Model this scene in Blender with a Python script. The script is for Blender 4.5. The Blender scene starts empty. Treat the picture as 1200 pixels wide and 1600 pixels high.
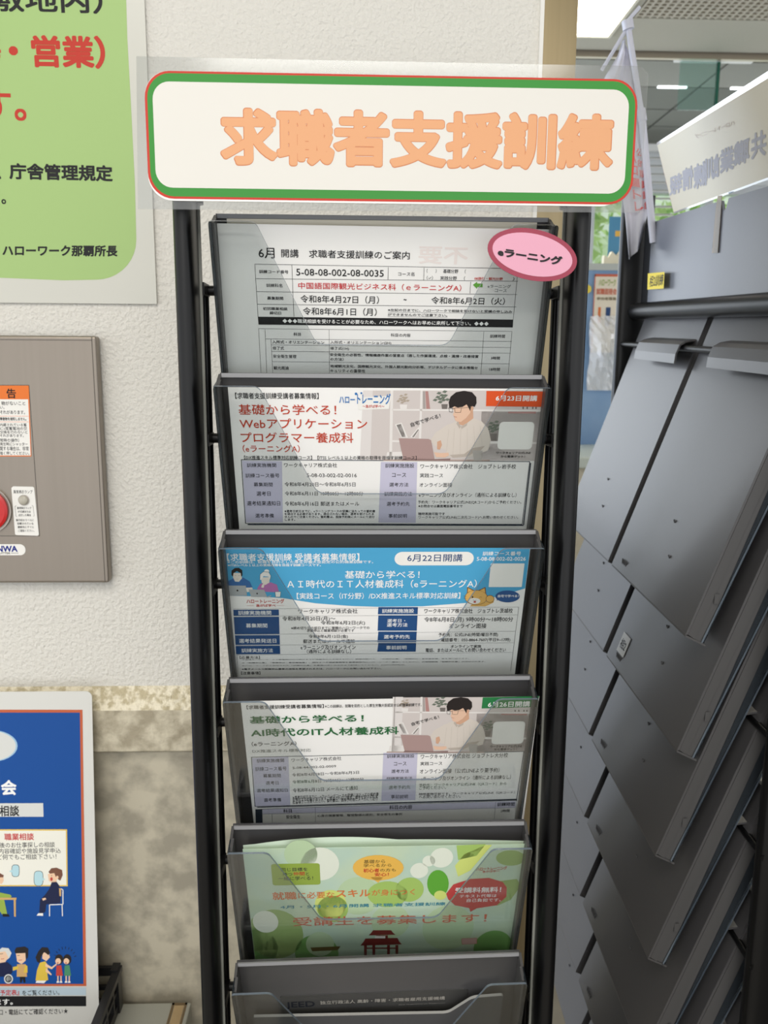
import bpy, bmesh, math, random
from mathutils import Matrix, Vector
C = bpy.context.scene.collection
SC = bpy.context.scene

# ------------------------------------------------------------------ camera
cam_d = bpy.data.cameras.new('camera'); cam = bpy.data.objects.new('camera', cam_d); C.objects.link(cam)
cam_d.sensor_fit = 'HORIZONTAL'; cam_d.sensor_width = 36; cam_d.lens = 38.4; cam_d.clip_start = .02; cam_d.clip_end = 100
RX = Vector((.9994, -.0330, .0064)); DN = Vector((.0005, -.1755, -.9845)); FW = Vector((.0337, .9839, -.1754))
cam.matrix_world = Matrix(((RX.x, -DN.x, -FW.x, 0), (RX.y, -DN.y, -FW.y, 0), (RX.z, -DN.z, -FW.z, 1.45), (0, 0, 0, 1)))
cam_d.dof.use_dof = True; cam_d.dof.focus_distance = .56; cam_d.dof.aperture_fstop = 22
SC.camera = cam

# ------------------------------------------------------------------ light
w = bpy.data.worlds.new('world'); SC.world = w; w.use_nodes = True
bg = w.node_tree.nodes['Background']; bg.inputs[0].default_value = (.94, .965, 1.0, 1); bg.inputs[1].default_value = 1.55
def area(name, loc, rot, sx, sy, power, col):
    l = bpy.data.lights.new(name, 'AREA'); l.shape = 'RECTANGLE'; l.size = sx; l.size_y = sy; l.energy = power; l.color = col
    o = bpy.data.objects.new(name, l); C.objects.link(o); o.location = loc; o.rotation_euler = rot; return o
area('ceiling_lamp_light', (-.35, -.55, 2.46), (0, 0, 0), 1.2, .6, 17, (1, .965, .91))
area('ceiling_lamp_light', (.1, -1.7, 2.46), (0, 0, 0), 1.2, .6, 28, (1, .965, .91))
area('hall_window_light', (.2, 4.1, 1.75), (math.radians(-75), 0, 0), 3.4, 1.1, 20, (.88, .94, 1))
area('side_window_light', (-2.3, 2.5, 1.5), (0, math.radians(-90), 0), 1.7, 2.2, 62, (.72, .82, 1))
SC.view_settings.view_transform = 'Standard'; SC.view_settings.look = 'None'
SC.view_settings.exposure = .05; SC.view_settings.gamma = 1; SC.view_settings.use_curve_mapping = False
SC.cycles.transparent_max_bounces = 32; SC.cycles.max_bounces = 8; SC.cycles.caustics_refractive = False; SC.cycles.caustics_reflective = False

# ------------------------------------------------------------------ materials
def lin(h):
    r = [int(h[i:i + 2], 16) / 255 for i in (0, 2, 4)]
    return tuple([(c / 12.92 if c <= .04045 else ((c + .055) / 1.055) ** 2.4) for c in r] + [1])
MC = {}
def mat(name, col='808080', rough=.5, metal=0, coat=0, spec=.5, bump=None, vary=None, emit=None):
    if name in MC: return MC[name]
    m = bpy.data.materials.new(name); m.use_nodes = True; nt = m.node_tree; b = nt.nodes['Principled BSDF']
    c = lin(col); b.inputs['Base Color'].default_value = c; b.inputs['Roughness'].default_value = rough
    b.inputs['Metallic'].default_value = metal; b.inputs['Coat Weight'].default_value = coat; b.inputs['Coat Roughness'].default_value = .12
    b.inputs['Specular IOR Level'].default_value = spec
    tc = nt.nodes.new('ShaderNodeTexCoord')
    if vary:      # (scale, amount, second colour, stretch)
        mp = nt.nodes.new('ShaderNodeMapping'); mp.inputs['Scale'].default_value = vary[3] if len(vary) > 3 else (1, 1, 1)
        nt.links.new(tc.outputs['Object'], mp.inputs[0])
        n = nt.nodes.new('ShaderNodeTexNoise'); n.inputs['Scale'].default_value = vary[0]; n.inputs['Detail'].default_value = 6
        nt.links.new(mp.outputs[0], n.inputs['Vector'])
        r = nt.nodes.new('ShaderNodeValToRGB'); r.color_ramp.elements[0].position = .5 - vary[1]; r.color_ramp.elements[1].position = .5 + vary[1]
        r.color_ramp.elements[0].color = c; r.color_ramp.elements[1].color = lin(vary[2])
        nt.links.new(n.outputs[0], r.inputs[0]); nt.links.new(r.outputs[0], b.inputs['Base Color'])
    if bump:      # (scale, strength, distance)
        n = nt.nodes.new('ShaderNodeTexNoise'); n.inputs['Scale'].default_value = bump[0]; n.inputs['Detail'].default_value = 3
        nt.links.new(tc.outputs['Object'], n.inputs['Vector'])
        bp = nt.nodes.new('ShaderNodeBump'); bp.inputs['Strength'].default_value = bump[1]; bp.inputs['Distance'].default_value = bump[2]
        nt.links.new(n.outputs[0], bp.inputs['Height']); nt.links.new(bp.outputs[0], b.inputs['Normal'])
    if emit:
        b.inputs['Emission Color'].default_value = lin(emit[0]); b.inputs['Emission Strength'].default_value = emit[1]
    MC[name] = m; return m
def film(name, tint='FFFFFF', gloss=.5, haze=0., hazecol='C8D0D8', rough=.04, ior=1.45):
    if name in MC: return MC[name]
    m = bpy.data.materials.new(name); m.use_nodes = True; nt = m.node_tree; nt.nodes.clear()
    out = nt.nodes.new('ShaderNodeOutputMaterial'); tr = nt.nodes.new('ShaderNodeBsdfTransparent'); tr.inputs[0].default_value = lin(tint)
    gl = nt.nodes.new('ShaderNodeBsdfGlossy'); gl.inputs['Roughness'].default_value = rough; gl.inputs[0].default_value = (1, 1, 1, 1)
    df = nt.nodes.new('ShaderNodeBsdfDiffuse'); df.inputs[0].default_value = lin(hazecol)
    fr = nt.nodes.new('ShaderNodeFresnel'); fr.inputs[0].default_value = ior
    mu = nt.nodes.new('ShaderNodeMath'); mu.operation = 'MULTIPLY'; mu.inputs[1].default_value = gloss
    nt.links.new(fr.outputs[0], mu.inputs[0])
    m1 = nt.nodes.new('ShaderNodeMixShader'); m1.inputs[0].default_value = haze
    nt.links.new(tr.outputs[0], m1.inputs[1]); nt.links.new(df.outputs[0], m1.inputs[2])
    m2 = nt.nodes.new('ShaderNodeMixShader'); nt.links.new(mu.outputs[0], m2.inputs[0])
    nt.links.new(m1.outputs[0], m2.inputs[1]); nt.links.new(gl.outputs[0], m2.inputs[2]); nt.links.new(m2.outputs[0], out.inputs[0])
    MC[name] = m; return m
INK = dict(k='1D1D1F', g2='3A3A3C', g3='3C3C3E', g4='8A8D8A', red='C22A2E', red2='C4463F', red3='C0432B', redb='C23A2C', green='5FA03C', faint='E4DBD7',
  w='F4F4F2', wc='F1EFEA', w2='A8A49C', blue='2E74B8', blue2='3B6FB0', orange='E0572A', green2='2C7E48', navyk='2A3340', lav='C9C6DA', lav2='D2CFE2',
  navy='264E82', navy2='2B4A78', navyb='1F2E86', navyb2='1E2446', sky='4FA6D2', dgreen='2D6B3F', paper2='F3F1EE',
  ph_wall='D3CAC6', ph_wall2='BEB4B0', ph_fade='E2DCD9', ph_white='E9E4E0', ph_red='B58984', ph_grey='AAA29E', ph_grey2='77706C', ph_leaf='6E776A', ph_leaf2='B3A595',
  ph_cup='B7B1AB', skin='E6C0A6', skin2='D3A68A', shirt='D8CEC4', shirt2='BDB1A6', hair='2A2423', lip='B5655A', laptop='AE928E', laptop2='8D7370', desk='B9A49A',
  ill_blue='3D6DA8', ill_skin='E9E0D4', ill_grey='AEB2B4', ill_pink='B774AE', ill_navy='2F568C', ill_lb='9EC3DE', ill_lb2='B9DCE4', ill_y='E2C14A', ill_g='4E8F6A',
  cat='E2B467', catl='7A5230', bk1='BFD7AE', bk2='E9EFDF', bk3='A9C96B', bk4='7DAF62', bk5='9DB873', bk6='D6E27E', bk7='63AC3C', olive='98B04C', amber='F0BE58',
  brown='6B5A30', or2='DB7B45', or3='D0684C', teal='3C8AA0', rose='C64B49', gate='7A2A26', pinkc='DDB6AE', jn='20222A',
  signred='C23B2C', signgreen='3B8B3A', signwhite='DCD9D2', or_d='CC8156', or_l='DDA378', lgreen='A8C680', orange2='E97B36',
  rust='C4623E', bigblue='0E4C98', greyw='D9DAD6', yel='E2C15C', cream='F0EEE2', tanc='D2A96E', hairb='7A5140', skinp='F0C9A8', palebl='B9CBD6',
  yel2='F0D84A', hdrk='B9B9C0', hdrp='DDCFC4', pink='F0B3C8', crimson='A91F45', flagred='E0605A', nred='D9534A')
def ink(k):
    return mat('ink_' + k, INK[k], rough=.55, spec=.3)

# ------------------------------------------------------------------ mesh helpers
def obj(name, verts, faces, mats, parent=None, smooth=False, midx=None):
    me = bpy.data.meshes.new(name); me.from_pydata(verts, [], faces)
    for m in (mats if isinstance(mats, (list, tuple)) else [mats]): me.materials.append(m)
    if midx: me.polygons.foreach_set('material_index', midx)
    if smooth: me.polygons.foreach_set('use_smooth', [True] * len(me.polygons))
    me.update(); o = bpy.data.objects.new(name, me); C.objects.link(o)
    if parent: o.parent = parent
    return o
class MB:
    def __init__(s): s.v = []; s.f = []; s.m = []; s.sm = []
    def add(s, vs, fs, m=0, sm=False):
        n = len(s.v); s.v += [tuple(v) for v in vs]; s.f += [[i + n for i in f] for f in fs]; s.m += [m] * len(fs); s.sm += [sm] * len(fs)
    def box(s, a, b, m=0, skew=None):
        x0, y0, z0 = a; x1, y1, z1 = b
        vs = [(x, y, z) for z in (z0, z1) for y in (y0, y1) for x in (x0, x1)]
        s.add(vs, [(0, 2, 3, 1), (4, 5, 7, 6), (0, 1, 5, 4), (2, 6, 7, 3), (0, 4, 6, 2), (1, 3, 7, 5)], m)
    def hexa(s, vs, m=0):   # 8 corners: bottom loop then top loop
        s.add(vs, [(3, 2, 1, 0), (4, 5, 6, 7), (0, 1, 5, 4), (1, 2, 6, 5), (2, 3, 7, 6), (3, 0, 4, 7)], m)
    def tube(s, p, q, r, n=14, m=0, cap=True, r2=None):
        p = Vector(p); q = Vector(q); d = (q - p).normalized(); a = d.orthogonal().normalized(); b = d.cross(a); r2 = r if r2 is None else r2
        vs = [p + (a * math.cos(2 * math.pi * i / n) + b * math.sin(2 * math.pi * i / n)) * r for i in range(n)] + \
             [q + (a * math.cos(2 * math.pi * i / n) + b * math.sin(2 * math.pi * i / n)) * r2 for i in range(n)]
        s.add(vs, [(i, (i + 1) % n, n + (i + 1) % n, n + i) for i in range(n)], m, True)
        if cap: s.add(vs[:n], [list(range(n))[::-1]], m); s.add(vs[n:], [list(range(n))], m)
    def prism(s, pts, n, t, m=0, me=None):   # pts: planar loop of 3D points, extruded along n by t; edge faces take material me
        n = Vector(n) * t; a = [Vector(p) for p in pts]; b = [p + n for p in a]; k = len(a)
        s.add(a, [list(range(k))], m); s.add(b, [list(range(k))[::-1]], m)
        s.add(a + b, [(i, k + i, k + (i + 1) % k, (i + 1) % k) for i in range(k)], m if me is None else me)
    def build(s, name, mats, parent=None):
        o = obj(name, s.v, s.f, mats, parent, midx=s.m); o.data.polygons.foreach_set('use_smooth', s.sm)
        bm = bmesh.new(); bm.from_mesh(o.data); bmesh.ops.recalc_face_normals(bm, faces=bm.faces); bm.to_mesh(o.data); bm.free(); return o
def bevel(o, w, seg=2):
    b = o.modifiers.new('bevel', 'BEVEL'); b.width = w; b.segments = seg; b.limit_method = 'ANGLE'; return o
def empty(name, loc=(0, 0, 0), rz=0):
    o = bpy.data.objects.new(name, None); o.empty_display_size = .05; C.objects.link(o); o.location = loc; o.rotation_euler = (0, 0, rz); return o
def tag(o, label=None, cat=None, group=None, kind=None):
    if label: o['label'] = label
    if cat: o['category'] = cat
    if group: o['group'] = group
    if kind: o['kind'] = kind
    return o
def fillet(pts, rads, n=6):
    out = []
    k = len(pts)
    for i in range(k):
        p = Vector(pts[i]); a = Vector(pts[i - 1]); b = Vector(pts[(i + 1) % k]); r = rads[i]
        if r <= 0: out.append(tuple(p)); continue
        d1 = (a - p).normalized(); d2 = (b - p).normalized(); ang = d1.angle(d2); t = r / math.tan(ang / 2)
        t = min(t, (a - p).length * .49, (b - p).length * .49); r = t * math.tan(ang / 2)
        s = p + d1 * t; e = p + d2 * t; c = p + (d1 + d2).normalized() * (r / math.sin(ang / 2))
        v0 = s - c; v1 = e - c
        th = v0.angle(v1)
        for j in range(n + 1):
            f = j / n
            if th < 1e-4: out.append(tuple(s)); break
            q = (v0 * math.sin((1 - f) * th) + v1 * math.sin(f * th)) / math.sin(th)
            out.append(tuple(c + q))
    return out

# ------------------------------------------------------------------ printed matter: writing and flat artwork set in sheet-local millimetres
TXT = {}
def glyphs(txt, bold, res):
    key = (txt, bold, res)
    if key not in TXT:
        c = bpy.data.curves.new('writing', 'FONT'); c.body = txt; c.size = 1; c.resolution_u = res
        o = bpy.data.objects.new('writing', c); m = o.to_mesh()
        v0 = [(v.co.x, v.co.y) for v in m.vertices]; f0 = [tuple(p.vertices) for p in m.polygons]
        n = 1 if not bold else (2 if bold == 1 else (4 if bold < 3 else (8 if bold < 3.2 else 18))); r = bold * .0125; vs = []; fs = []
        for k in range(n):      # heavier weights: the outline struck several times around a small circle
            a = 2 * math.pi * (k + .5) / n + (.6 if n == 2 else 0); dx, dy = (r * math.cos(a), r * math.sin(a)) if bold else (0, 0)
            fs += [tuple(i + len(vs) for i in f) for f in f0]; vs += [(x + dx, y + dy) for x, y in v0]
        o.to_mesh_clear(); bpy.data.objects.remove(o); bpy.data.curves.remove(c)
        x0 = min(v[0] for v in vs); x1 = max(v[0] for v in vs); y0 = min(v[1] for v in vs); y1 = max(v[1] for v in vs)
        TXT[key] = ([((x - x0) / (x1 - x0 or 1), (y1 - y) / (y1 - y0 or 1)) for x, y in vs], fs, n)
    return TXT[key]
LAY = .00005
def build_print(items, parent, clampw=None, name='print', base=.0):
    v = []; f = []; mi = []; keys = []
    def put(vs, fs, col, lay, strikes=1):
        n = len(v); z = base + LAY * (lay + 1); q_ = len(vs) // strikes
        if clampw: vs = [(min(max(x, .2), clampw - .2), y) for x, y in vs]
        v.extend((x / 1000, -y / 1000, z + .0000022 * (i // q_)) for i, (x, y) in enumerate(vs))
        if col not in keys: keys.append(col)
        k = keys.index(col)
        for q in fs: f.append([i + n for i in q]); mi.append(k)
    for it in items:
        t = it[0]
        if t == 'T':
            _, s, x0, y0, x1, y1, col, b, k, lay = it
            hh = abs(y1 - y0); b = max(b, 1) + (.7 if hh < 2.4 else 0); g, fs, ns = glyphs(s, b, 2 if hh < 12 else 5)
            put([(x0 + (x1 - x0) * u, y0 + (y1 - y0) * w_ + k * (x1 - x0) * u) for u, w_ in g], fs, col, lay, ns)
        elif t == 'A':
            _, s, ax, ay, bx, by, cx, cy, col, b, lay = it
            g, fs, ns = glyphs(s, b, 2 if abs(cy - ay) < 12 else 4)
            put([(ax + (bx - ax) * u + (cx - ax) * w_, ay + (by - ay) * u + (cy - ay) * w_) for u, w_ in g], fs, col, lay, ns)
        elif t == 'P':
            _, p, col, lay = it; pts = [(p[i], p[i + 1]) for i in range(0, len(p), 2)]
            put(pts, [range(len(pts))], col, lay)
        elif t == 'R':
            _, x0, y0, x1, y1, r, col, lay = it
            pts = [(x0, y0), (x1, y0), (x1, y1), (x0, y1)]
            if r: pts = [(q[0], q[1]) for q in fillet([(a, b, 0) for a, b in pts], [r] * 4, 8)]
            put(pts, [range(len(pts))], col, lay)
        elif t == 'L':
            _, x0, y0, x1, y1, wd, col, lay = it
            d = Vector((x1 - x0, y1 - y0)); L = d.length or 1; nx, ny = -d.y / L * wd / 2, d.x / L * wd / 2
            put([(x0 + nx, y0 + ny), (x1 + nx, y1 + ny), (x1 - nx, y1 - ny), (x0 - nx, y0 - ny)], [(0, 1, 2, 3)], col, lay)
        elif t == 'E':
            _, cx, cy, rx, ry, rot, col, lay = it; n = 28
            put([(cx + rx * math.cos(2 * math.pi * i / n), cy + ry * math.sin(2 * math.pi * i / n)) for i in range(n)], [range(n)], col, lay)
    o = obj(name, v, f, [ink(k) for k in keys], parent, midx=mi)
    return o
def frame_matrix(d):
    ex = Vector(d['x']).normalized(); ey = Vector(d['y']).normalized(); n = ex.cross(ey)
    m = Matrix.Identity(4)
    for i in range(3): m[i][0] = ex[i]; m[i][1] = -ey[i]; m[i][2] = -n[i]; m[i][3] = d['o'][i]
    return m
def plate(name, pts, t, mats, parent=None, lip=None):
    """flat sheet: outline in local metres (x right, y up), front face at z=0, thickness t behind"""
    b = MB(); b.prism([(x, y, 0) for x, y in pts], (0, 0, -1), t, 0, 1 if lip else None); return b.build(name, mats, parent)
def rect(w_, h_, r=0, x=0, y=0):
    p = [(x, y, 0), (x + w_, y, 0), (x + w_, y - h_, 0), (x, y - h_, 0)]
    if r: p = fillet(p, [r] * 4, 8)
    return [(q[0], q[1]) for q in p]

DATA = {
 'p1': dict(o=[-0.0885, 0.5465, 1.53836], x=[0.99998, 0.00198, -0.00566], y=[-0.006, 0.33034, -0.94384], w=214, h=262, i=[
  ["T","6月",25.34,14.44,35.66,21.14,"k",1,0.0,4],
  ["T","開講",39.98,15.04,51.12,20.34,"k",1,0.0,4],
  ["T","求職者支援訓練のご案内",57.86,15.17,123.17,20.33,"k",1,0.0,4],
  ["L",22.58,24.93,194.73,24.95,0.25,"k",3],
  ["L",22.86,34.25,195.58,33.16,0.25,"k",3],
  ["L",22.97,42.72,195.92,41.96,0.25,"k",3],
  ["L",22.86,51.1,196.21,50.33,0.25,"k",3],
  ["L",22.58,24.93,22.88,59.49,0.25,"k",3],
  ["L",46.56,25.08,46.84,59.14,0.25,"k",3],
  ["L",109.39,25.47,109.37,33.53,0.25,"k",3],
  ["L",132.89,25.41,132.94,33.71,0.25,"k",3],
  ["L",164.19,34.0,164.19,41.66,0.25,"k",3],
  ["L",194.73,24.95,195.0,58.96,0.25,"k",3],
  ["T","訓練コード番号",25.16,28.49,44.16,30.71,"g3",0,0.0,4],
  ["T","5-08-08-002-08-0035",49.26,27.33,106.52,31.8,"k",1,0.0,4],
  ["T","コース名",115.97,28.44,126.73,30.92,"g3",0,0.0,4],
  ["T","（　　）　基礎分野　（",134.6,26.04,160.4,28.71,"g3",0,0.0,4],
  ["T","（✓）　実践分野　（",134.82,30.57,160.27,33.17,"g3",0,0.0,4],
  ["T","08旅行・観光分野",166.44,30.84,185.31,32.77,"red2",0,0.0,4],
  ["T","）",191.92,30.65,193.05,32.87,"g3",0,0.0,4],
  ["T","訓練科名",29.4,37.25,39.93,39.66,"g3",1,0.0,4],
  ["T","中国語国際観光ビジネス科（ｅラーニングA）",50.35,36.14,158.29,40.5,"red",1,0.0,4],
  ["P",[165.81,35.99,168.38,33.93,168.47,35.05,172.11,35.1,172.3,37.46,168.65,37.41,168.75,38.64],"green",4],
  ["T","eラーニング",175.68,35.61,191.16,37.84,"g4",0,0.0,4],
  ["T","コース",180.71,38.46,188.68,40.6,"g4",0,0.0,4],
  ["T","募集期間",29.56,45.78,40.18,47.99,"g3",1,0.0,4],
  ["T","令和8年4月27日（月）",51.58,44.42,103.73,49.65,"k",1,0.0,4],
  ["T","~",120.17,46.09,122.14,47.08,"k",0,0.0,4],
  ["T","令和8年6月2日（火）",138.67,44.21,188.13,49.18,"k",1,0.0,4],
  ["T","初回職業相談",26.39,52.88,42.76,54.93,"g3",1,0.0,4],
  ["T","締切日",30.8,55.68,38.44,57.87,"g3",1,0.0,4],
  ["T","令和8年6月1日（月）",53.06,52.59,102.4,57.86,"k",1,0.0,4],
  ["T","※左記の日までに、ハローワークで相談を受けないと受講の申し込み",109.86,52.66,193.74,54.54,"g3",0,0.0,4],
  ["T","ができませんのでご注意下さい。",109.82,55.78,149.99,57.63,"g3",0,0.0,4],
  ["L",109.92,55.2,194.0,54.77,0.15,"k",3],
  ["L",109.88,58.22,150.25,57.97,0.15,"k",3],
  ["P",[22.76,59.49,195.0,58.96,195.2,64.37,22.94,64.84],"k",3],
  ["T","◆◆◆職業相談を受けることが必要なため、ハローワークへはお早めに来所して下さい。◆◆◆",39.14,60.65,178.53,63.55,"w",1,0.0,4],
  ["L",22.8,67.66,195.0,67.11,0.2,"k",3],
  ["L",27.05,74.69,195.48,74.16,0.2,"k",3],
  ["L",30.91,78.82,195.56,78.51,0.2,"k",3],
  ["L",30.94,83.39,195.6,82.53,0.2,"k",3],
  ["L",30.97,90.69,195.52,90.16,0.2,"k",3],
  ["L",22.8,67.66,22.95,105.92,0.2,"k",3],
  ["L",27.14,67.95,26.75,105.87,0.2,"k",3],
  ["L",30.85,74.88,31.02,105.82,0.2,"k",3],
  ["L",70.32,67.57,70.29,106.6,0.2,"k",3],
  ["L",175.7,67.38,176.2,105.32,0.2,"k",3],
  ["L",195.0,67.11,195.42,105.09,0.2,"k",3],
  ["T","科目",46.28,69.92,51.17,72.22,"g3",1,0.0,4],
  ["T","科目の内容",112.26,69.58,125.74,72.01,"g3",1,0.0,4],
  ["T","訓練時間",180.2,69.34,190.53,71.83,"g3",1,0.0,4],
  ["T","入所式・オリエンテーション",31.63,75.58,66.95,77.85,"g3",1,0.0,4],
  ["T","入所式・オリエンテーション(2H)",71.05,75.28,112.72,77.83,"g3",1,0.0,4],
  ["T","修了式",31.68,79.77,39.48,82.31,"g3",1,0.0,4],
  ["T","修了式(1H)",71.01,79.6,83.86,82.08,"g3",1,0.0,4],
  ["T","安全衛生管理",31.78,85.56,47.7,88.03,"g3",1,0.0,4],
  ["T","安全衛生の必要性、情報機器作業の留意点（適した作業環境、点検・清掃・改善措置",70.74,84.07,173.47,86.26,"g3",1,0.0,4],
  ["T","の方法）",70.94,87.24,80.1,89.56,"g3",1,0.0,4],
  ["T","3時間",182.16,85.04,188.43,87.17,"g3",1,0.0,4],
  ["T","観光概論",31.77,93.87,42.27,96.45,"g3",1,0.0,4],
  ["T","地域観光文化、国際観光文化、外国人観光動向分析等、デジタルデータに係る情報セ",70.9,92.26,173.52,94.42,"g3",1,0.0,4],
  ["T","キュリティの重要性",70.87,95.47,95.18,97.9,"g3",1,0.0,4],
  ["T","18時間",181.67,93.07,189.2,95.47,"g3",1,0.0,4],
  ["T","不要",161.08,11.9,128.86,22.96,"faint",2,0.0,1],
 ]),
 'p2': dict(o=[-0.0843, 0.546, 1.43568], x=[1.0, 0.0, 0.0], y=[0.0, 0.33035, -0.94386], w=210, h=262, i=[
  ["T","【求職者支援訓練受講者募集情報】",4.38,3.54,59.3,7.94,"k",1,0.0,4],
  ["T","基礎から学べる！",5.9,11.74,70.82,19.29,"red3",1,0.0,4],
  ["T","Webアプリケーション",5.94,21.8,91.57,29.21,"red3",1,0.0,4],
  ["T","プログラマー養成科",5.99,31.92,82.14,39.68,"red3",1,0.0,4],
  ["T","（eラーニングA）",6.75,41.28,45.64,46.91,"red3",1,0.0,4],
  ["T","【DX推進スキル標準対応訓練コース】【ITSS レベル１以上の資格の取得を目指す訓練コース】",7.31,49.21,125.82,52.26,"k",1,0.0,7],
  ["P",[88.74,1.7,210.78,0.99,211.07,20.47,211.95,52.87,86.76,52.87],"ph_wall",1],
  ["P",[88.74,1.7,95.08,1.67,93.94,52.84,86.76,52.87],"ph_fade",2],
  ["P",[106.7,1.6,108.61,1.59,108.86,51.94,106.87,51.95],"ph_white",2],
  ["P",[126.62,1.48,128.1,1.47,128.4,36.16,126.87,36.17],"ph_white",2],
  ["P",[108.05,14.62,211.3,14.9,211.31,15.94,108.07,15.88],"ph_white",2],
  ["P",[108.54,37.43,175.52,38.14,211.81,38.72,211.84,39.93,108.58,38.87],"ph_white",2],
  ["P",[129.82,2.02,131.73,2.01,133.56,14.49,130.99,14.5],"ph_red",2],
  ["P",[128.12,2.03,129.61,2.02,130.56,14.51,128.84,14.51],"ph_grey",2],
  ["P",[168.35,16.27,211.15,16.4,211.98,38.24,168.89,37.92],"ph_wall2",1],
  ["P",[169.06,40.21,211.88,40.29,212.14,52.62,169.54,52.5],"ph_wall2",1],
  ["P",[114.74,8.09,115.82,6.93,117.49,7.28,116.41,8.48],"ph_leaf2",3],
  ["P",[113.2,8.78,114.28,7.63,115.95,7.97,114.87,9.17],"ph_leaf2",3],
  ["P",[114.06,6.79,115.13,5.64,116.8,5.99,115.73,7.18],"ph_leaf2",3],
  ["P",[115.04,9.35,116.11,8.2,117.78,8.54,116.71,9.74],"ph_leaf2",3],
  ["P",[112.0,7.77,113.08,6.62,114.75,6.97,113.67,8.16],"ph_leaf2",3],
  ["P",[115.88,6.91,116.95,5.76,118.62,6.11,117.55,7.3],"ph_leaf2",3],
  ["P",[113.36,10.48,114.44,9.32,116.11,9.67,115.04,10.87],"ph_leaf2",3],
  ["P",[112.57,5.66,113.64,4.51,115.31,4.85,114.24,6.04],"ph_leaf2",3],
  ["P",[117.03,9.12,118.1,7.96,119.78,8.31,118.71,9.51],"ph_leaf2",3],
  ["P",[110.74,9.38,111.82,8.23,113.49,8.57,112.42,9.77],"ph_leaf2",3],
  ["P",[115.51,4.81,116.58,3.66,118.24,4.0,117.18,5.19],"ph_leaf2",3],
  ["P",[140.1,6.81,141.47,5.41,143.66,6.0,142.3,7.42],"ph_leaf",3],
  ["P",[138.11,7.72,139.49,6.32,141.68,6.9,140.31,8.32],"ph_leaf",3],
  ["P",[139.17,5.13,140.54,3.74,142.73,4.32,141.36,5.73],"ph_leaf",3],
  ["P",[140.52,8.46,141.89,7.06,144.09,7.65,142.72,9.07],"ph_leaf",3],
  ["P",[136.52,6.41,137.9,5.01,140.09,5.59,138.72,7.01],"ph_leaf",3],
  ["P",[141.55,5.29,142.92,3.89,145.11,4.48,143.74,5.89],"ph_leaf",3],
  ["P",[138.37,9.93,139.75,8.52,141.94,9.11,140.57,10.54],"ph_leaf",3],
  ["P",[137.2,3.66,138.57,2.27,140.75,2.85,139.39,4.26],"ph_leaf",3],
  ["P",[143.11,8.16,144.48,6.76,146.68,7.34,145.31,8.77],"ph_leaf",3],
  ["P",[134.93,8.5,136.31,7.1,138.5,7.68,137.13,9.11],"ph_leaf",3],
  ["P",[141.0,2.56,142.36,1.17,144.55,1.75,143.19,3.16],"ph_leaf",3],
  ["P",[176.67,28.02,177.92,26.65,180.01,27.18,178.77,28.58],"ph_leaf",3],
  ["P",[174.82,28.88,176.08,27.51,178.17,28.04,176.92,29.44],"ph_leaf",3],
  ["P",[175.75,26.4,176.99,25.03,179.08,25.56,177.83,26.96],"ph_leaf",3],
  ["P",[177.12,29.6,178.37,28.23,180.47,28.76,179.22,30.16],"ph_leaf",3],
  ["P",[173.28,27.62,174.53,26.25,176.62,26.78,175.37,28.18],"ph_leaf",3],
  ["P",[178.0,26.56,179.24,25.19,181.33,25.72,180.09,27.11],"ph_leaf",3],
  ["P",[175.14,31.01,176.39,29.63,178.48,30.16,177.23,31.57],"ph_leaf",3],
  ["P",[173.83,24.98,175.08,23.62,177.16,24.15,175.92,25.54],"ph_leaf",3],
  ["P",[179.56,29.31,180.81,27.94,182.9,28.47,181.66,29.87],"ph_leaf",3],
  ["P",[171.84,29.63,173.1,28.26,175.19,28.79,173.93,30.19],"ph_leaf",3],
  ["P",[177.39,23.93,178.63,22.57,180.72,23.09,179.48,24.48],"ph_leaf",3],
  ["P",[140.91,11.02,145.19,10.99,144.95,14.43,141.51,14.45],"ph_grey2",3],
  ["P",[113.11,11.51,118.13,11.48,117.9,14.57,113.62,14.59],"ph_white",3],
  ["P",[175.6,32.4,179.99,32.39,179.89,37.64,176.36,37.65],"ph_grey2",3],
  ["P",[110.24,25.84,114.74,24.42,119.42,35.6,115.05,35.62],"ph_white",3],
  ["P",[111.33,26.31,114.34,25.36,117.87,35.01,115.25,35.02],"ph_grey",3],
  ["P",[121.04,35.0,126.22,27.65,127.67,28.58,123.58,35.94],"ph_white",3],
  ["P",[122.13,35.0,125.96,29.3,126.63,29.77,123.34,35.23],"ph_grey",3],
  ["P",[105.44,46.47,118.1,46.06,117.72,52.16,104.44,52.2],"ph_white",2],
  ["P",[157.84,17.25,162.47,15.49,163.12,21.63,159.37,27.15,153.83,25.65,153.12,23.08],"skin2",3],
  ["P",[152.6,23.31,155.01,27.17,159.19,24.45,163.28,20.93,168.88,23.24,173.63,28.27,176.32,37.17,174.97,45.02,166.54,48.1,164.2,49.57,152.06,50.83,146.65,49.38,145.61,44.52,139.65,42.36,137.38,40.92,134.8,37.33,138.46,31.37,145.17,26.39,150.46,23.79],"shirt",4],
  ["L",146.95,28.97,146.23,45.73,0.12,"shirt2",5],
  ["L",150.73,28.37,150.79,48.15,0.12,"shirt2",5],
  ["L",155.12,28.94,155.82,48.74,0.12,"shirt2",5],
  ["L",159.45,28.33,160.77,48.11,0.12,"shirt2",5],
  ["L",163.68,26.54,166.15,45.66,0.12,"shirt2",5],
  ["L",168.04,26.53,170.95,43.22,0.12,"shirt2",5],
  ["P",[152.6,23.31,155.01,27.17,154.24,28.7,151.83,24.96],"shirt2",5],
  ["P",[155.01,27.17,159.4,24.45,158.89,26.57,155.56,28.94],"shirt2",5],
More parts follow.
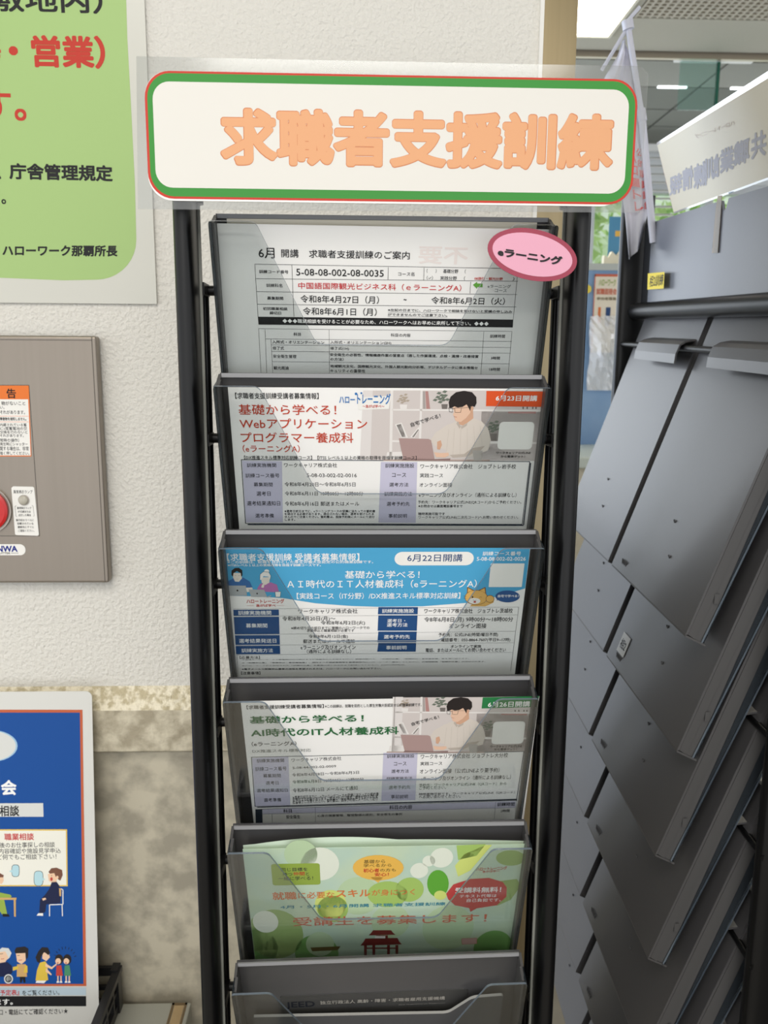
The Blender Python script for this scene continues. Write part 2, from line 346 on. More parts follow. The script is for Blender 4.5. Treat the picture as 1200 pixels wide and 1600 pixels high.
  ["P",[163.76,43.24,172.69,41.4,169.45,45.41,165.11,46.64,160.87,49.58,150.94,50.59,148.59,48.4,158.52,47.63],"shirt2",5],
  ["P",[148.49,12.46,149.8,16.36,149.07,18.68,150.22,19.83,150.58,22.16,152.41,23.78,154.8,23.77,158.08,20.96,159.86,18.39,161.82,15.5,162.06,12.85,158.21,9.9,149.66,10.4],"skin",5],
  ["P",[160.34,12.86,161.8,12.16,162.76,13.54,162.14,17.0,160.86,17.23],"skin2",6],
  ["P",[146.41,13.62,145.75,9.51,146.82,5.64,150.25,2.47,155.51,1.42,160.9,2.4,163.92,5.77,164.45,10.09,163.36,12.84,161.8,12.16,160.99,12.86,160.55,15.85,159.05,12.87,157.86,11.04,155.18,12.89,151.99,13.36,149.78,12.46,147.92,13.61],"hair",6],
  ["L",145.56,13.85,146.2,13.62,0.22,"hair",7],
  ["L",146.2,13.62,146.57,16.38,0.22,"hair",7],
  ["L",146.57,16.38,148.53,16.83,0.22,"hair",7],
  ["L",148.53,16.83,148.8,14.07,0.22,"hair",7],
  ["L",148.8,14.07,146.2,13.62,0.22,"hair",7],
  ["L",148.8,14.07,150.09,14.06,0.22,"hair",7],
  ["L",150.09,14.06,150.47,16.82,0.22,"hair",7],
  ["L",150.47,16.82,154.14,16.8,0.22,"hair",7],
  ["L",154.14,16.8,154.58,13.58,0.22,"hair",7],
  ["L",154.58,13.58,150.07,13.6,0.22,"hair",7],
  ["L",150.07,13.6,150.09,14.06,0.22,"hair",7],
  ["L",154.58,13.58,160.57,13.09,0.2,"hair",7],
  ["L",149.79,19.84,151.98,20.29,0.25,"lip",7],
  ["P",[139.47,38.51,141.93,37.31,142.88,40.9,141.53,44.53,139.73,43.93],"skin2",5],
  ["P",[137.64,46.36,142.42,46.95,147.61,46.69,148.17,48.76,145.37,50.36,139.25,50.01],"skin",6],
  ["P",[113.1,35.99,133.45,36.38,135.24,37.33,138.34,51.85,116.59,51.31],"laptop",6],
  ["P",[116.58,50.94,138.33,51.61,149.3,51.08,149.05,52.56,115.52,52.66],"laptop2",6],
  ["P",[103.33,51.96,176.64,51.98,176.72,53.09,102.91,53.19],"desk",5],
  ["P",[164.08,44.7,171.2,45.04,170.89,52.74,165.76,52.75],"ph_cup",6],
  ["P",[170.43,1.45,211.29,1.66,211.25,12.6,170.95,12.23],"orange",5],
  ["A","自宅で学べる！",120.48,24.63,140.16,17.57,121.45,27.67,"k",1,6],
  ["R",181.09,23.53,205.07,44.07,3,"wc",5],
  ["T","ワークキャリア公式LINE",180.79,45.73,204.67,47.61,"k",0,0.0,5],
  ["T","から簡単ゲット！",184.15,48.53,201.05,50.44,"k",1,0.0,5],
  ["T","6月23日開講",177.07,4.34,204.86,8.5,"w",2,0.0,7],
  ["P",[186.19,16.18,205.14,16.09,205.08,17.48,186.29,17.34],"ph_red",3],
  ["P",[195.58,12.68,196.56,12.67,196.72,14.28,195.75,14.29],"ph_grey2",3],
  ["P",[198.28,12.66,199.26,12.66,199.42,14.27,198.45,14.27],"ph_grey2",3],
  ["P",[202.06,12.64,203.04,12.64,203.21,14.25,202.24,14.25],"ph_grey2",3],
  ["P",[204.23,12.63,205.2,12.63,205.37,14.24,204.4,14.24],"ph_grey2",3],
  ["P",[84.73,6.78,106.99,5.19,105.91,14.63,85.38,15.31],"wc",3],
  ["T","ハロー",72.87,6.06,83.25,10.53,"blue",2,0.0,6],
  ["T","トレーニング",84.73,3.74,106.91,11.31,"blue",2,0.0,6],
  ["T","～急がば学べ～",88.25,11.64,102.9,13.85,"red2",1,0.0,6],
  ["E",83.99,3.97,0.85,0.9,0,"blue",6],
  ["E",87.48,3.5,0.63,0.67,0,"blue",6],
  ["P",[5.23,52.5,204.72,53.38,204.52,103.89,4.86,103.11],"paper2",2],
  ["P",[5.73,53.23,33.11,53.51,31.55,102.31,5.26,102.31],"lav",3],
  ["P",[101.15,53.93,126.44,53.98,127.08,102.69,100.15,102.43],"lav",3],
  ["L",5.23,52.5,204.72,53.38,0.5,"navyk",4],
  ["L",204.72,53.38,204.52,103.89,0.5,"navyk",4],
  ["L",204.52,103.89,4.86,103.11,0.5,"navyk",4],
  ["L",4.86,103.11,5.23,52.5,0.5,"navyk",4],
  ["L",6.29,104.04,205.65,104.7,0.9,"navyk",3],
  ["L",205.49,54.37,205.62,104.43,0.8,"navyk",3],
  ["T","訓練実施機関",8.78,55.05,28.94,58.31,"k",1,0.0,4],
  ["T","訓練コース番号",7.28,62.94,30.77,66.37,"k",1,0.0,4],
  ["T","募集期間",12.59,70.04,25.77,73.29,"k",1,0.0,4],
  ["T","選考日",14.06,77.11,23.95,80.67,"k",1,0.0,4],
  ["T","選考結果通知日",6.96,84.8,30.33,88.52,"k",1,0.0,4],
  ["T","選考準備",12.21,94.93,25.33,98.47,"k",0,0.0,4],
  ["T","ワークキャリア株式会社",34.37,54.85,70.92,58.32,"k",1,0.0,4],
  ["T","5-08-03-002-02-0016",49.77,62.96,84.56,65.88,"k",1,0.0,4],
  ["T","令和8年4月20日～令和8年6月5日",34.07,69.75,83.67,73.19,"k",1,0.0,4],
  ["T","令和8年6月11日 10時00分～12時00分",33.99,77.08,89.1,80.45,"k",1,0.0,4],
  ["T","令和8年6月16日 郵送またはメール",33.64,85.16,86.29,88.73,"k",1,0.0,4],
  ["T","※選考日前日までに、eラーニングコースの受講に当たっての誓約書",33.13,91.9,97.74,94.09,"k",0,0.0,4],
  ["T","を提出する必要があります。提出されない場合、選考を受けられま",33.03,94.26,96.85,96.33,"k",0,0.0,4],
  ["T","せんのでご注意ください。誓約書は、面接予約後にメールにて送付",32.93,96.62,97.22,98.71,"k",0,0.0,4],
  ["T","します。",33.06,98.99,40.41,100.98,"k",0,0.0,4],
  ["T","訓練実施施設",104.27,55.02,124.37,58.43,"k",1,0.0,4],
  ["T","コース",109.09,62.57,119.02,65.67,"k",1,0.0,4],
  ["T","選考方法",107.34,69.98,120.83,73.25,"k",1,0.0,4],
  ["T","訓練実施方法",103.99,77.23,123.68,80.66,"k",1,0.0,4],
  ["T","選考予約先",105.83,85.33,122.23,88.7,"k",1,0.0,4],
  ["T","事前説明",107.28,95.14,120.48,98.57,"k",0,0.0,4],
  ["T","ワークキャリア株式会社　ジョブトレ岩手校",128.71,55.33,195.53,59.11,"k",1,0.0,4],
  ["T","実践コース",128.66,62.65,144.86,65.99,"k",1,0.0,4],
  ["T","オンライン面接",128.61,70.06,151.7,73.45,"k",1,0.0,4],
  ["T","eラーニング及びオンライン（通所による訓練なし）",128.46,77.96,198.04,81.6,"k",1,0.0,4],
  ["T","予約先：ワークキャリア公式LINE(QRコード)からご予約ください。",128.01,84.27,202.16,87.32,"k",1,0.0,4],
  ["T","※お問合せは裏面電話番号まで",128.48,87.65,160.13,89.97,"k",0,0.0,4],
  ["T","随時実施可能です",128.72,93.94,147.83,96.3,"k",0,0.0,4],
  ["T","ワークキャリア公式LINE(二次元コード)へお問い合わせください。",128.82,96.71,201.06,99.61,"k",0,0.0,4],
 ]),
 'p3': dict(o=[-0.0906, 0.546, 1.32745], x=[1.0, 0.0, 0.0], y=[0.0, 0.33035, -0.94386], w=210, h=262, i=[
  ["P",[0.13,-0.78,210.73,-0.32,210.68,33.35,200.81,36.78,190.48,40.35,169.54,45.72,137.67,48.6,105.25,48.86,87.2,48.13,61.84,45.69,49.28,43.19,38.86,41.09,20.11,39.49,0.12,38.91],"sky",1],
  ["T","【求職者支援訓練 受講者募集情報】",2.3,3.76,92.63,9.95,"w",1,0.0,4],
  ["T","※この訓練は、就職を目的とした厚生労働大臣認定の公的職業訓練です。",2.36,9.55,102.21,12.05,"w",0,0.0,4],
  ["T","※ITSSレベル１以上の資格取得を目指す訓練コースです。",2.36,12.23,66.18,14.43,"w",0,0.0,4],
  ["R",116.87,2.71,171.56,13.78,9,"wc",3],
  ["T","6月22日開講",125.63,4.41,163.67,10.69,"navy2",1,0.0,4],
  ["T","訓練コース番号",177.45,2.42,203.91,5.86,"w",1,0.0,4],
  ["T","5-08-08-002-02-0026",173.66,6.91,207.66,10.03,"w",1,0.0,4],
  ["T","基礎から学べる！",82.62,18.04,134.61,24.52,"w",1,0.0,4],
  ["T","ＡＩ時代のＩＴ人材養成科（eラーニングA）",42.43,25.65,175.22,32.6,"w",1,0.0,4],
  ["T","【実践コース（IT分野）/DX推進スキル標準対応訓練】",48.67,36.52,164.19,42.07,"w",1,0.0,4],
  ["R",183.72,12.32,207.26,32.06,0.5,"wc",3],
  ["P",[0.41,31.05,1.25,26.79,5.57,24.06,12.3,23.58,16.52,26.83,18.26,32.11,17.27,34.64,0.68,34.33],"ill_blue",3],
  ["P",[5.39,19.59,11.52,19.86,11.32,24.32,9.07,27.06,6.41,26.8,5.3,23.56],"ill_skin",4],
  ["P",[4.33,21.45,4.6,17.74,7.0,15.66,9.78,15.42,11.99,17.39,11.93,21.46,10.99,23.08,10.8,19.85,8.26,18.12,5.88,19.84,5.26,22.69],"hair",5],
  ["L",6.56,21.82,7.59,21.83,0.15,"k",6],
  ["L",9.02,21.83,10.05,21.83,0.15,"k",6],
  ["L",7.37,24.81,9.02,24.81,0.15,"k",6],
  ["P",[1.72,30.17,13.61,30.21,13.89,38.7,1.06,38.91],"ill_grey",5],
  ["E",7.53,34.35,0.62,0.76,0,"k",6],
  ["P",[13.49,32.1,17.97,31.86,18.31,34.64,14.07,35.9],"ill_skin",4],
  ["P",[21.34,32.75,23.86,28.61,31.16,27.62,35.2,29.64,36.46,36.23,22.44,35.29],"ill_pink",3],
  ["P",[24.67,23.36,30.56,23.13,30.12,27.74,27.1,29.87,24.74,27.73],"ill_skin",4],
  ["P",[23.64,25.23,24.09,20.88,26.48,18.66,30.06,18.91,31.43,22.13,30.64,25.62,29.86,22.75,26.27,22.37,24.65,25.6],"wc",5],
  ["E",28.76,18.17,1.67,1.48,0,"wc",5],
  ["L",23.64,25.23,24.09,20.88,0.2,"k",6],
  ["L",24.09,20.88,26.48,18.66,0.2,"k",6],
  ["L",26.48,18.66,30.06,18.91,0.2,"k",6],
  ["L",30.06,18.91,31.43,22.13,0.2,"k",6],
  ["L",31.43,22.13,30.64,25.62,0.2,"k",6],
  ["P",[24.84,29.61,27.01,27.74,25.94,32.14,24.19,31.88],"ill_skin",5],
  ["P",[15.28,33.37,26.16,33.78,27.92,40.03,16.75,39.73],"ill_grey",6],
  ["E",21.09,36.94,0.54,0.65,0,"k",7],
  ["P",[26.87,40.02,31.14,38.25,30.57,39.27,28.41,40.54],"ill_grey",5],
  ["P",[33.68,35.46,37.75,35.47,37.02,39.93,33.88,39.92],"wc",5],
  ["L",33.68,35.46,37.75,35.47,0.2,"k",6],
  ["L",37.75,35.47,37.02,39.93,0.2,"k",6],
  ["L",37.02,39.93,33.88,39.92,0.2,"k",6],
  ["L",33.88,39.92,33.68,35.46,0.2,"k",6],
  ["T","ハロートレーニング",13.17,41.77,39.72,45.48,"red2",2,0.0,4],
  ["T","急がば学べ",19.71,46.17,33.47,48.56,"red2",1,0.0,4],
  ["L",13.12,47.44,18.06,47.46,0.15,"red2",4],
  ["L",34.36,47.53,39.64,47.42,0.15,"red2",4],
  ["P",[171.67,48.74,173.8,45.48,182.34,45.25,184.83,42.92,188.56,42.94,188.25,45.54,182.61,48.78],"cat",3],
  ["P",[168.77,38.98,168.6,31.69,174.34,35.15],"catl",3],
  ["P",[176.04,35.16,181.52,31.98,182.7,39.03],"catl",3],
  ["P",[169.24,37.96,169.31,32.84,173.51,35.41],"cat",4],
  ["P",[177.11,35.29,180.96,33.0,182.02,38.39],"cat",4],
  ["P",[183.82,40.97,183.63,42.8,182.79,44.48,181.36,45.87,179.46,46.87,177.25,47.38,174.9,47.37,172.62,46.84,170.57,45.83,168.95,44.42,167.86,42.74,167.41,40.92,167.62,39.1,168.48,37.44,169.91,36.06,171.8,35.08,173.99,34.58,176.31,34.58,178.58,35.1,180.61,36.1,182.24,37.48,183.34,39.15],"catl",4],
  ["P",[183.5,40.97,183.31,42.69,182.5,44.26,181.13,45.58,179.3,46.51,177.18,47.0,174.92,46.99,172.72,46.49,170.76,45.54,169.2,44.21,168.16,42.63,167.73,40.92,167.94,39.21,168.76,37.65,170.14,36.35,171.95,35.43,174.06,34.96,176.29,34.96,178.47,35.45,180.42,36.39,181.99,37.69,183.04,39.26],"cat",5],
  ["P",[178.82,43.94,178.7,44.67,178.24,45.34,177.49,45.9,176.49,46.3,175.34,46.5,174.12,46.5,172.94,46.28,171.88,45.88,171.05,45.31,170.5,44.64,170.28,43.91,170.4,43.17,170.86,42.5,171.61,41.95,172.61,41.56,173.76,41.35,174.97,41.36,176.15,41.57,177.2,41.97,178.03,42.53,178.59,43.21],"wc",6],
  ["P",[188.61,42.16,188.56,43.07,188.26,43.91,187.74,44.61,187.04,45.11,186.21,45.36,185.33,45.36,184.46,45.1,183.68,44.59,183.04,43.89,182.61,43.05,182.41,42.13,182.47,41.22,182.77,40.39,183.29,39.69,183.99,39.2,184.81,38.94,185.69,38.95,186.56,39.21,187.34,39.71,187.97,40.41,188.4,41.24],"catl",6],
  ["P",[188.29,42.16,188.24,42.96,187.97,43.7,187.51,44.31,186.88,44.75,186.13,44.98,185.34,44.97,184.56,44.74,183.86,44.3,183.3,43.68,182.91,42.94,182.73,42.14,182.78,41.33,183.05,40.6,183.52,39.99,184.15,39.55,184.89,39.33,185.68,39.33,186.45,39.56,187.15,40.0,187.72,40.61,188.11,41.35],"cat",7],
  ["E",172.92,40.55,0.55,0.78,0,"k",7],
  ["L",177.95,40.95,178.75,40.18,0.2,"k",7],
  ["L",178.75,40.18,179.66,40.96,0.2,"k",7],
  ["L",173.4,42.88,174.76,43.92,0.2,"k",7],
  ["L",174.76,43.92,175.96,42.89,0.2,"k",7],
  ["P",[175.78,44.71,175.75,44.93,175.65,45.13,175.49,45.3,175.27,45.41,175.01,45.48,174.73,45.48,174.47,45.41,174.23,45.29,174.04,45.12,173.91,44.92,173.85,44.7,173.88,44.48,173.98,44.28,174.14,44.11,174.36,43.99,174.62,43.93,174.9,43.93,175.16,43.99,175.4,44.12,175.59,44.28,175.72,44.49],"red2",7],
  ["L",166.15,39.49,168.74,40.02,0.15,"k",7],
  ["L",166.27,41.3,168.86,41.83,0.15,"k",7],
  ["P",[190.22,43.59,191.42,41.39,193.91,42.96],"ill_navy",3],
  ["P",[206.68,40.15,206.47,41.61,205.57,42.95,204.04,44.06,202.01,44.86,199.65,45.27,197.15,45.26,194.71,44.83,192.54,44.02,190.81,42.9,189.66,41.55,189.18,40.09,189.41,38.64,190.33,37.31,191.86,36.21,193.88,35.42,196.22,35.02,198.7,35.03,201.12,35.45,203.28,36.24,205.02,37.36,206.18,38.69],"ill_navy",4],
  ["T","自宅で学べる！",190.97,38.55,205.9,40.92,"w",1,0.0,5],
  ["P",[3.4,51.04,35.58,50.91,35.47,56.15,3.3,56.27],"navy",3],
  ["P",[106.25,49.12,134.49,49.24,134.47,55.55,106.02,55.42],"navy",3],
  ["P",[3.28,57.32,35.44,57.21,35.11,72.7,2.96,72.79],"navy",3],
  ["P",[106.35,56.35,134.46,56.48,134.42,70.27,105.98,70.11],"navy",3],
  ["P",[2.94,73.74,35.09,73.65,34.9,82.38,2.77,82.46],"navy",3],
  ["P",[106.55,70.93,134.41,71.08,134.38,80.79,105.95,80.62],"navy",3],
  ["P",[2.75,83.42,34.88,83.35,34.71,91.1,2.59,91.17],"navy",3],
  ["P",[106.69,81.31,134.38,81.48,134.35,89.53,105.92,89.35],"navy",3],
  ["L",3.46,50.26,206.86,49.54,0.15,"navyk",4],
  ["L",3.21,56.66,206.45,56.41,0.15,"navyk",4],
  ["L",3.29,73.2,206.23,71.07,0.15,"navyk",4],
  ["L",2.91,83.01,206.36,81.64,0.15,"navyk",4],
  ["L",2.62,91.72,206.45,90.71,0.15,"navyk",4],
  ["L",206.86,49.54,206.47,108.82,0.2,"navyk",4],
  ["L",3.05,91.73,2.33,114.43,0.2,"navyk",4],
  ["T","訓練実施機関",6.73,51.7,30.06,55.6,"w",1,0.0,5],
  ["T","募集期間",11.47,63.05,26.71,66.87,"w",1,0.0,5],
  ["T","選考結果発送日",5.51,76.74,32.48,80.72,"w",1,0.0,5],
  ["T","訓練実施方法",6.73,85.65,29.67,89.54,"w",1,0.0,5],
  ["T","訓練実施施設",108.93,50.57,131.78,54.22,"w",1,0.0,5],
  ["T","選考日・",112.83,59.43,125.82,62.69,"w",1,0.0,5],
  ["T","選考方法",112.58,63.02,127.56,66.59,"w",1,0.0,5],
  ["T","選考予約先",110.61,73.8,129.54,77.46,"w",1,0.0,5],
  ["T","事前説明",112.42,83.69,127.44,87.4,"w",1,0.0,5],
  ["T","ワークキャリア株式会社",49.24,50.45,91.45,54.56,"g2",0,0.0,4],
  ["T","令和8年4月20日(月)～",37.64,56.95,75.59,61.51,"g2",0,0.0,4],
  ["T","令和8年6月2日(火)",65.01,60.92,96.84,65.09,"g2",0,0.0,4],
  ["T","※締め切り日の前日までに管轄のハローワークでの",43.67,66.02,100.1,68.73,"g2",0,0.0,4],
  ["T","求職申込と職業相談が必要です",54.85,68.49,88.98,71.1,"g2",0,0.0,4],
  ["T","令和8年6月12日(金)",56.0,73.36,84.41,77.06,"g2",0,0.0,4],
  ["T","郵送またはメールで通知",51.87,77.69,89.3,81.34,"g2",0,0.0,4],
  ["T","eラーニング及びオンライン",49.86,82.89,90.06,87.15,"g2",0,0.0,4],
  ["T","（通所による訓練なし）",54.31,87.06,86.76,90.75,"g2",0,0.0,4],
  ["T","ワークキャリア株式会社　ジョブトレ茨城校",139.13,50.44,202.83,54.8,"g2",0,0.0,4],
  ["T","令8年6月8日(月) 9時00分～18時00分",139.44,57.96,203.83,63.07,"g2",0,0.0,4],
  ["T","オンライン面接",157.75,63.78,184.89,68.24,"g2",0,0.0,4],
  ["T","予約先：公式LINE(時間/曜日不問)",150.38,72.26,194.08,76.19,"g2",0,0.0,4],
  ["T","電話番号：050-8864-7607(平日9~17時)",152.47,77.05,203.54,80.93,"g2",0,0.0,4],
  ["T","オンラインで実施",159.95,83.29,182.44,86.35,"g2",0,0.0,4],
  ["T","電話、またはメールにてお問い合わせください",141.6,86.37,201.05,90.11,"g2",0,0.0,4],
  ["T","【応募方法】",4.94,92.72,19.74,95.48,"g2",0,0.0,4],
  ["T","①管轄のハローワークで募集締切日の前日までに求職申込の手続きを行い、職業相談の上、「受講申込書」「受講申込・事前審査書」等を受け取ります。",6.36,95.95,174.29,96.56,"g2",0,0.0,4],
  ["T","②「受講申込書」「受講申込・事前審査書」、添付すべき確認書類等を募集期間内にハローワークへ提出してください。内容確認後「受講申込書」が交付されます。",6.17,98.76,186.8,99.63,"g2",0,0.0,4],
  ["T","③ハローワークから交付された「受講申込書」を裏面の申し込み先まで郵送してください。6/2(火)消印有効。",5.98,101.58,127.22,102.33,"g2",0,0.0,4],
  ["T","※電子メールで受講申込書等の送信を希望される方は、ハローワークにお問い合わせ下さい。",5.79,104.42,109.33,105.92,"g2",0,0.0,4],
  ["T","【注意事項】",5.03,107.41,19.22,110.39,"g2",0,0.0,4],
 ]),
 'p4': dict(o=[-0.0808, 0.5435, 1.21853], x=[0.99992, -0.00413, 0.0118], y=[0.0125, 0.33032, -0.94378], w=210, h=262, i=[
  ["T","【求職者支援訓練受講者募集情報】",3.73,3.49,57.86,7.25,"k",1,0.0,4],
  ["T","※この訓練は、就職を目的とした厚生労働大臣認定の公的職業訓練です。",58.68,3.91,126.84,7.05,"g2",0,0.0,7],
  ["T","基礎から学べる！",4.98,13.63,85.89,20.71,"dgreen",2,0.0,7],
  ["T","AI時代のIT人材養成科",4.88,25.72,111.08,33.45,"dgreen",2,0.0,7],
  ["T","（eラーニングA）",4.65,38.35,36.9,42.99,"g2",1,0.0,4],
  ["T","DX推進スキル標準対応",4.6,46.05,47.3,49.29,"g4",0,0.0,4],
  ["P",[107.49,-1.39,208.29,0.22,208.34,20.57,208.82,54.39,105.89,51.4],"ph_wall",1],
  ["P",[107.48,-1.98,113.69,-1.84,112.92,51.58,105.89,51.4],"ph_fade",2],
  ["P",[106.45,-2.0,108.31,-1.96,108.04,50.56,106.1,50.51],"ph_white",2],
  ["P",[125.92,-1.58,127.37,-1.55,127.3,34.66,125.81,34.62],"ph_white",2],
  ["P",[107.63,11.63,208.64,14.76,208.63,15.85,107.64,12.94],"ph_white",2],
  ["P",[107.88,35.43,173.35,38.02,208.86,39.64,208.87,40.9,107.9,36.93],"ph_white",2],
  ["P",[129.05,-0.92,130.91,-0.88,132.57,12.19,130.05,12.13],"ph_red",2],
  ["P",[127.38,-0.96,128.84,-0.93,129.63,12.12,127.96,12.09],"ph_grey",2],
  ["P",[166.58,15.01,208.47,16.33,209.03,39.14,166.87,37.61],"ph_wall2",1],
  ["P",[167.01,40.0,208.9,41.27,209.02,54.14,167.34,52.83],"ph_wall2",1],
  ["P",[114.24,4.99,115.3,3.82,116.93,4.22,115.87,5.44],"ph_leaf2",3],
  ["P",[112.72,5.67,113.79,4.5,115.42,4.91,114.36,6.13],"ph_leaf2",3],
  ["P",[113.58,3.62,114.64,2.45,116.27,2.85,115.21,4.07],"ph_leaf2",3],
  ["P",[114.51,6.32,115.58,5.14,117.21,5.55,116.15,6.77],"ph_leaf2",3],
  ["P",[111.56,4.59,112.63,3.41,114.26,3.82,113.19,5.04],"ph_leaf2",3],
  ["P",[115.36,3.8,116.42,2.62,118.05,3.03,116.99,4.25],"ph_leaf2",3],
  ["P",[112.86,7.45,113.93,6.27,115.56,6.68,114.5,7.91],"ph_leaf2",3],
  ["P",[112.14,2.4,113.2,1.23,114.82,1.63,113.76,2.85],"ph_leaf2",3],
  ["P",[116.46,6.13,117.53,4.96,119.16,5.36,118.1,6.59],"ph_leaf2",3],
  ["P",[110.32,6.23,111.38,5.06,113.01,5.46,111.95,6.69],"ph_leaf2",3],
  ["P",[115.02,1.59,116.08,0.42,117.7,0.83,116.65,2.04],"ph_leaf2",3],
  ["P",[139.05,4.36,140.4,2.94,142.54,3.61,141.19,5.05],"ph_leaf",3],
  ["P",[137.09,5.25,138.45,3.82,140.59,4.5,139.24,5.94],"ph_leaf",3],
  ["P",[138.16,2.58,139.51,1.16,141.65,1.83,140.3,3.27],"ph_leaf",3],
  ["P",[139.44,6.09,140.8,4.66,142.94,5.34,141.59,6.78],"ph_leaf",3],
  ["P",[135.55,3.84,136.91,2.41,139.05,3.09,137.69,4.53],"ph_leaf",3],
  ["P",[140.48,2.81,141.83,1.39,143.97,2.06,142.62,3.5],"ph_leaf",3],
  ["P",[137.32,7.56,138.68,6.13,140.83,6.81,139.47,8.26],"ph_leaf",3],
  ["P",[136.24,0.99,137.6,-0.43,139.73,0.24,138.38,1.68],"ph_leaf",3],
  ["P",[141.98,5.85,143.33,4.42,145.48,5.09,144.13,6.54],"ph_leaf",3],
  ["P",[133.97,5.97,135.34,4.55,137.48,5.22,136.11,6.67],"ph_leaf",3],
  ["P",[139.97,-0.06,141.32,-1.47,143.45,-0.81,142.11,0.63],"ph_leaf",3],
  ["P",[174.59,27.5,175.83,26.1,177.87,26.71,176.64,28.13],"ph_leaf",3],
  ["P",[172.78,28.35,174.02,26.95,176.05,27.56,174.82,28.99],"ph_leaf",3],
  ["P",[173.71,25.78,174.94,24.39,176.98,25.0,175.74,26.42],"ph_leaf",3],
  ["P",[175.02,29.16,176.26,27.76,178.3,28.37,177.06,29.8],"ph_leaf",3],
  ["P",[171.28,26.99,172.52,25.6,174.56,26.21,173.32,27.63],"ph_leaf",3],
  ["P",[175.91,26.01,177.14,24.62,179.18,25.22,177.95,26.64],"ph_leaf",3],
  ["P",[173.06,30.57,174.3,29.17,176.34,29.78,175.1,31.21],"ph_leaf",3],
  ["P",[171.85,24.25,173.09,22.86,175.12,23.47,173.88,24.89],"ph_leaf",3],
  ["P",[177.41,28.93,178.64,27.53,180.69,28.14,179.45,29.57],"ph_leaf",3],
  ["P",[169.85,29.04,171.09,27.65,173.13,28.26,171.89,29.68],"ph_leaf",3],
  ["P",[175.34,23.25,176.57,21.86,178.61,22.47,177.38,23.88],"ph_leaf",3],
  ["P",[139.79,8.77,143.98,8.86,143.71,12.44,140.35,12.37],"ph_grey2",3],
  ["P",[112.6,8.52,117.51,8.63,117.26,11.84,113.07,11.75],"ph_white",3],
  ["P",[173.5,32.04,177.79,32.14,177.63,37.62,174.18,37.54],"ph_grey2",3],
  ["P",[109.65,23.39,114.07,22.03,118.53,33.82,114.26,33.72],"ph_white",3],
  ["P",[110.72,23.91,113.66,23.0,117.02,33.17,114.46,33.1],"ph_grey",3],
  ["P",[120.12,33.24,125.26,25.72,126.67,26.73,122.59,34.29],"ph_white",3],
  ["P",[121.18,33.27,124.98,27.43,125.63,27.94,122.36,33.54],"ph_grey",3],
  ["P",[104.75,44.76,117.12,44.69,116.7,51.04,103.72,50.71],"ph_white",2],
  ["P",[156.29,15.74,160.83,14.03,161.4,20.46,157.67,26.11,152.27,24.39,151.61,21.69],"skin2",3],
  ["P",[151.09,21.92,153.41,26.01,157.53,23.29,161.57,19.73,167.02,22.29,171.61,27.67,174.15,37.04,172.73,45.19,164.46,48.16,162.16,49.63,150.27,50.61,145.0,48.94,144.03,43.84,138.23,41.43,136.03,39.87,133.55,36.05,137.19,29.94,143.8,24.93,148.99,22.36],"shirt",4],
  ["L",145.51,27.67,144.63,45.12,0.12,"shirt2",5],
  ["L",149.21,27.14,149.06,47.77,0.12,"shirt2",5],
  ["L",153.5,27.86,153.97,48.53,0.12,"shirt2",5],
  ["L",157.74,27.34,158.82,48.01,0.12,"shirt2",5],
  ["L",161.9,25.6,164.1,45.61,0.12,"shirt2",5],
  ["L",166.16,25.7,168.82,43.19,0.12,"shirt2",5],
  ["P",[151.09,21.92,153.41,26.01,152.64,27.59,150.32,23.61],"shirt2",5],
  ["P",[153.41,26.01,157.74,23.3,157.22,25.49,153.93,27.87],"shirt2",5],
  ["P",[161.8,43.02,170.55,41.34,167.34,45.43,163.08,46.59,158.9,49.55,149.18,50.32,146.91,47.97,156.62,47.45],"shirt2",5],
  ["P",[147.2,10.49,148.43,14.59,147.7,16.99,148.81,18.22,149.13,20.66,150.9,22.41,153.24,22.46,156.49,19.61,158.25,16.99,160.2,14.02,160.47,11.26,156.73,8.08,148.36,8.36],"skin",5],
  ["P",[158.79,11.23,160.22,10.54,161.14,12.0,160.5,15.59,159.24,15.8],"skin2",6],
  ["P",[145.15,11.64,144.55,7.33,145.63,3.32,149.03,0.1,154.18,-0.84,159.45,0.33,162.36,3.93,162.83,8.45,161.73,11.29,160.22,10.54,159.42,11.24,158.95,14.35,157.52,11.2,156.37,9.26,153.74,11.11,150.6,11.52,148.46,10.52,146.62,11.67],"hair",6],
  ["L",144.32,11.86,144.94,11.63,0.22,"hair",7],
  ["L",144.94,11.63,145.27,14.52,0.22,"hair",7],
  ["L",145.27,14.52,147.19,15.05,0.22,"hair",7],
  ["L",147.19,15.05,147.48,12.17,0.22,"hair",7],
  ["L",147.48,12.17,144.94,11.63,0.22,"hair",7],
  ["L",147.48,12.17,148.75,12.2,0.22,"hair",7],
  ["L",148.75,12.2,149.09,15.09,0.22,"hair",7],
  ["L",149.09,15.09,152.67,15.17,0.22,"hair",7],
  ["L",152.67,15.17,153.14,11.82,0.22,"hair",7],
  ["L",153.14,11.82,148.72,11.72,0.22,"hair",7],
  ["L",148.72,11.72,148.75,12.2,0.22,"hair",7],
  ["L",153.14,11.82,159.01,11.47,0.2,"hair",7],
  ["L",148.38,18.21,150.52,18.75,0.25,"lip",7],
  ["P",[138.09,37.41,140.51,36.22,141.41,40.0,140.04,43.74,138.29,43.07],"skin2",5],
  ["P",[136.22,45.55,140.89,46.3,145.97,46.17,146.49,48.34,143.74,49.93,137.76,49.4],"skin",6],
  ["P",[112.34,34.05,132.23,35.02,133.97,36.06,136.85,51.29,115.6,50.11],"laptop",6],
  ["P",[115.6,49.73,136.84,51.03,147.57,50.79,147.31,52.32,114.54,51.49],"laptop2",6],
  ["P",[102.64,50.42,174.29,52.49,174.36,53.65,102.21,51.69],"desk",5],
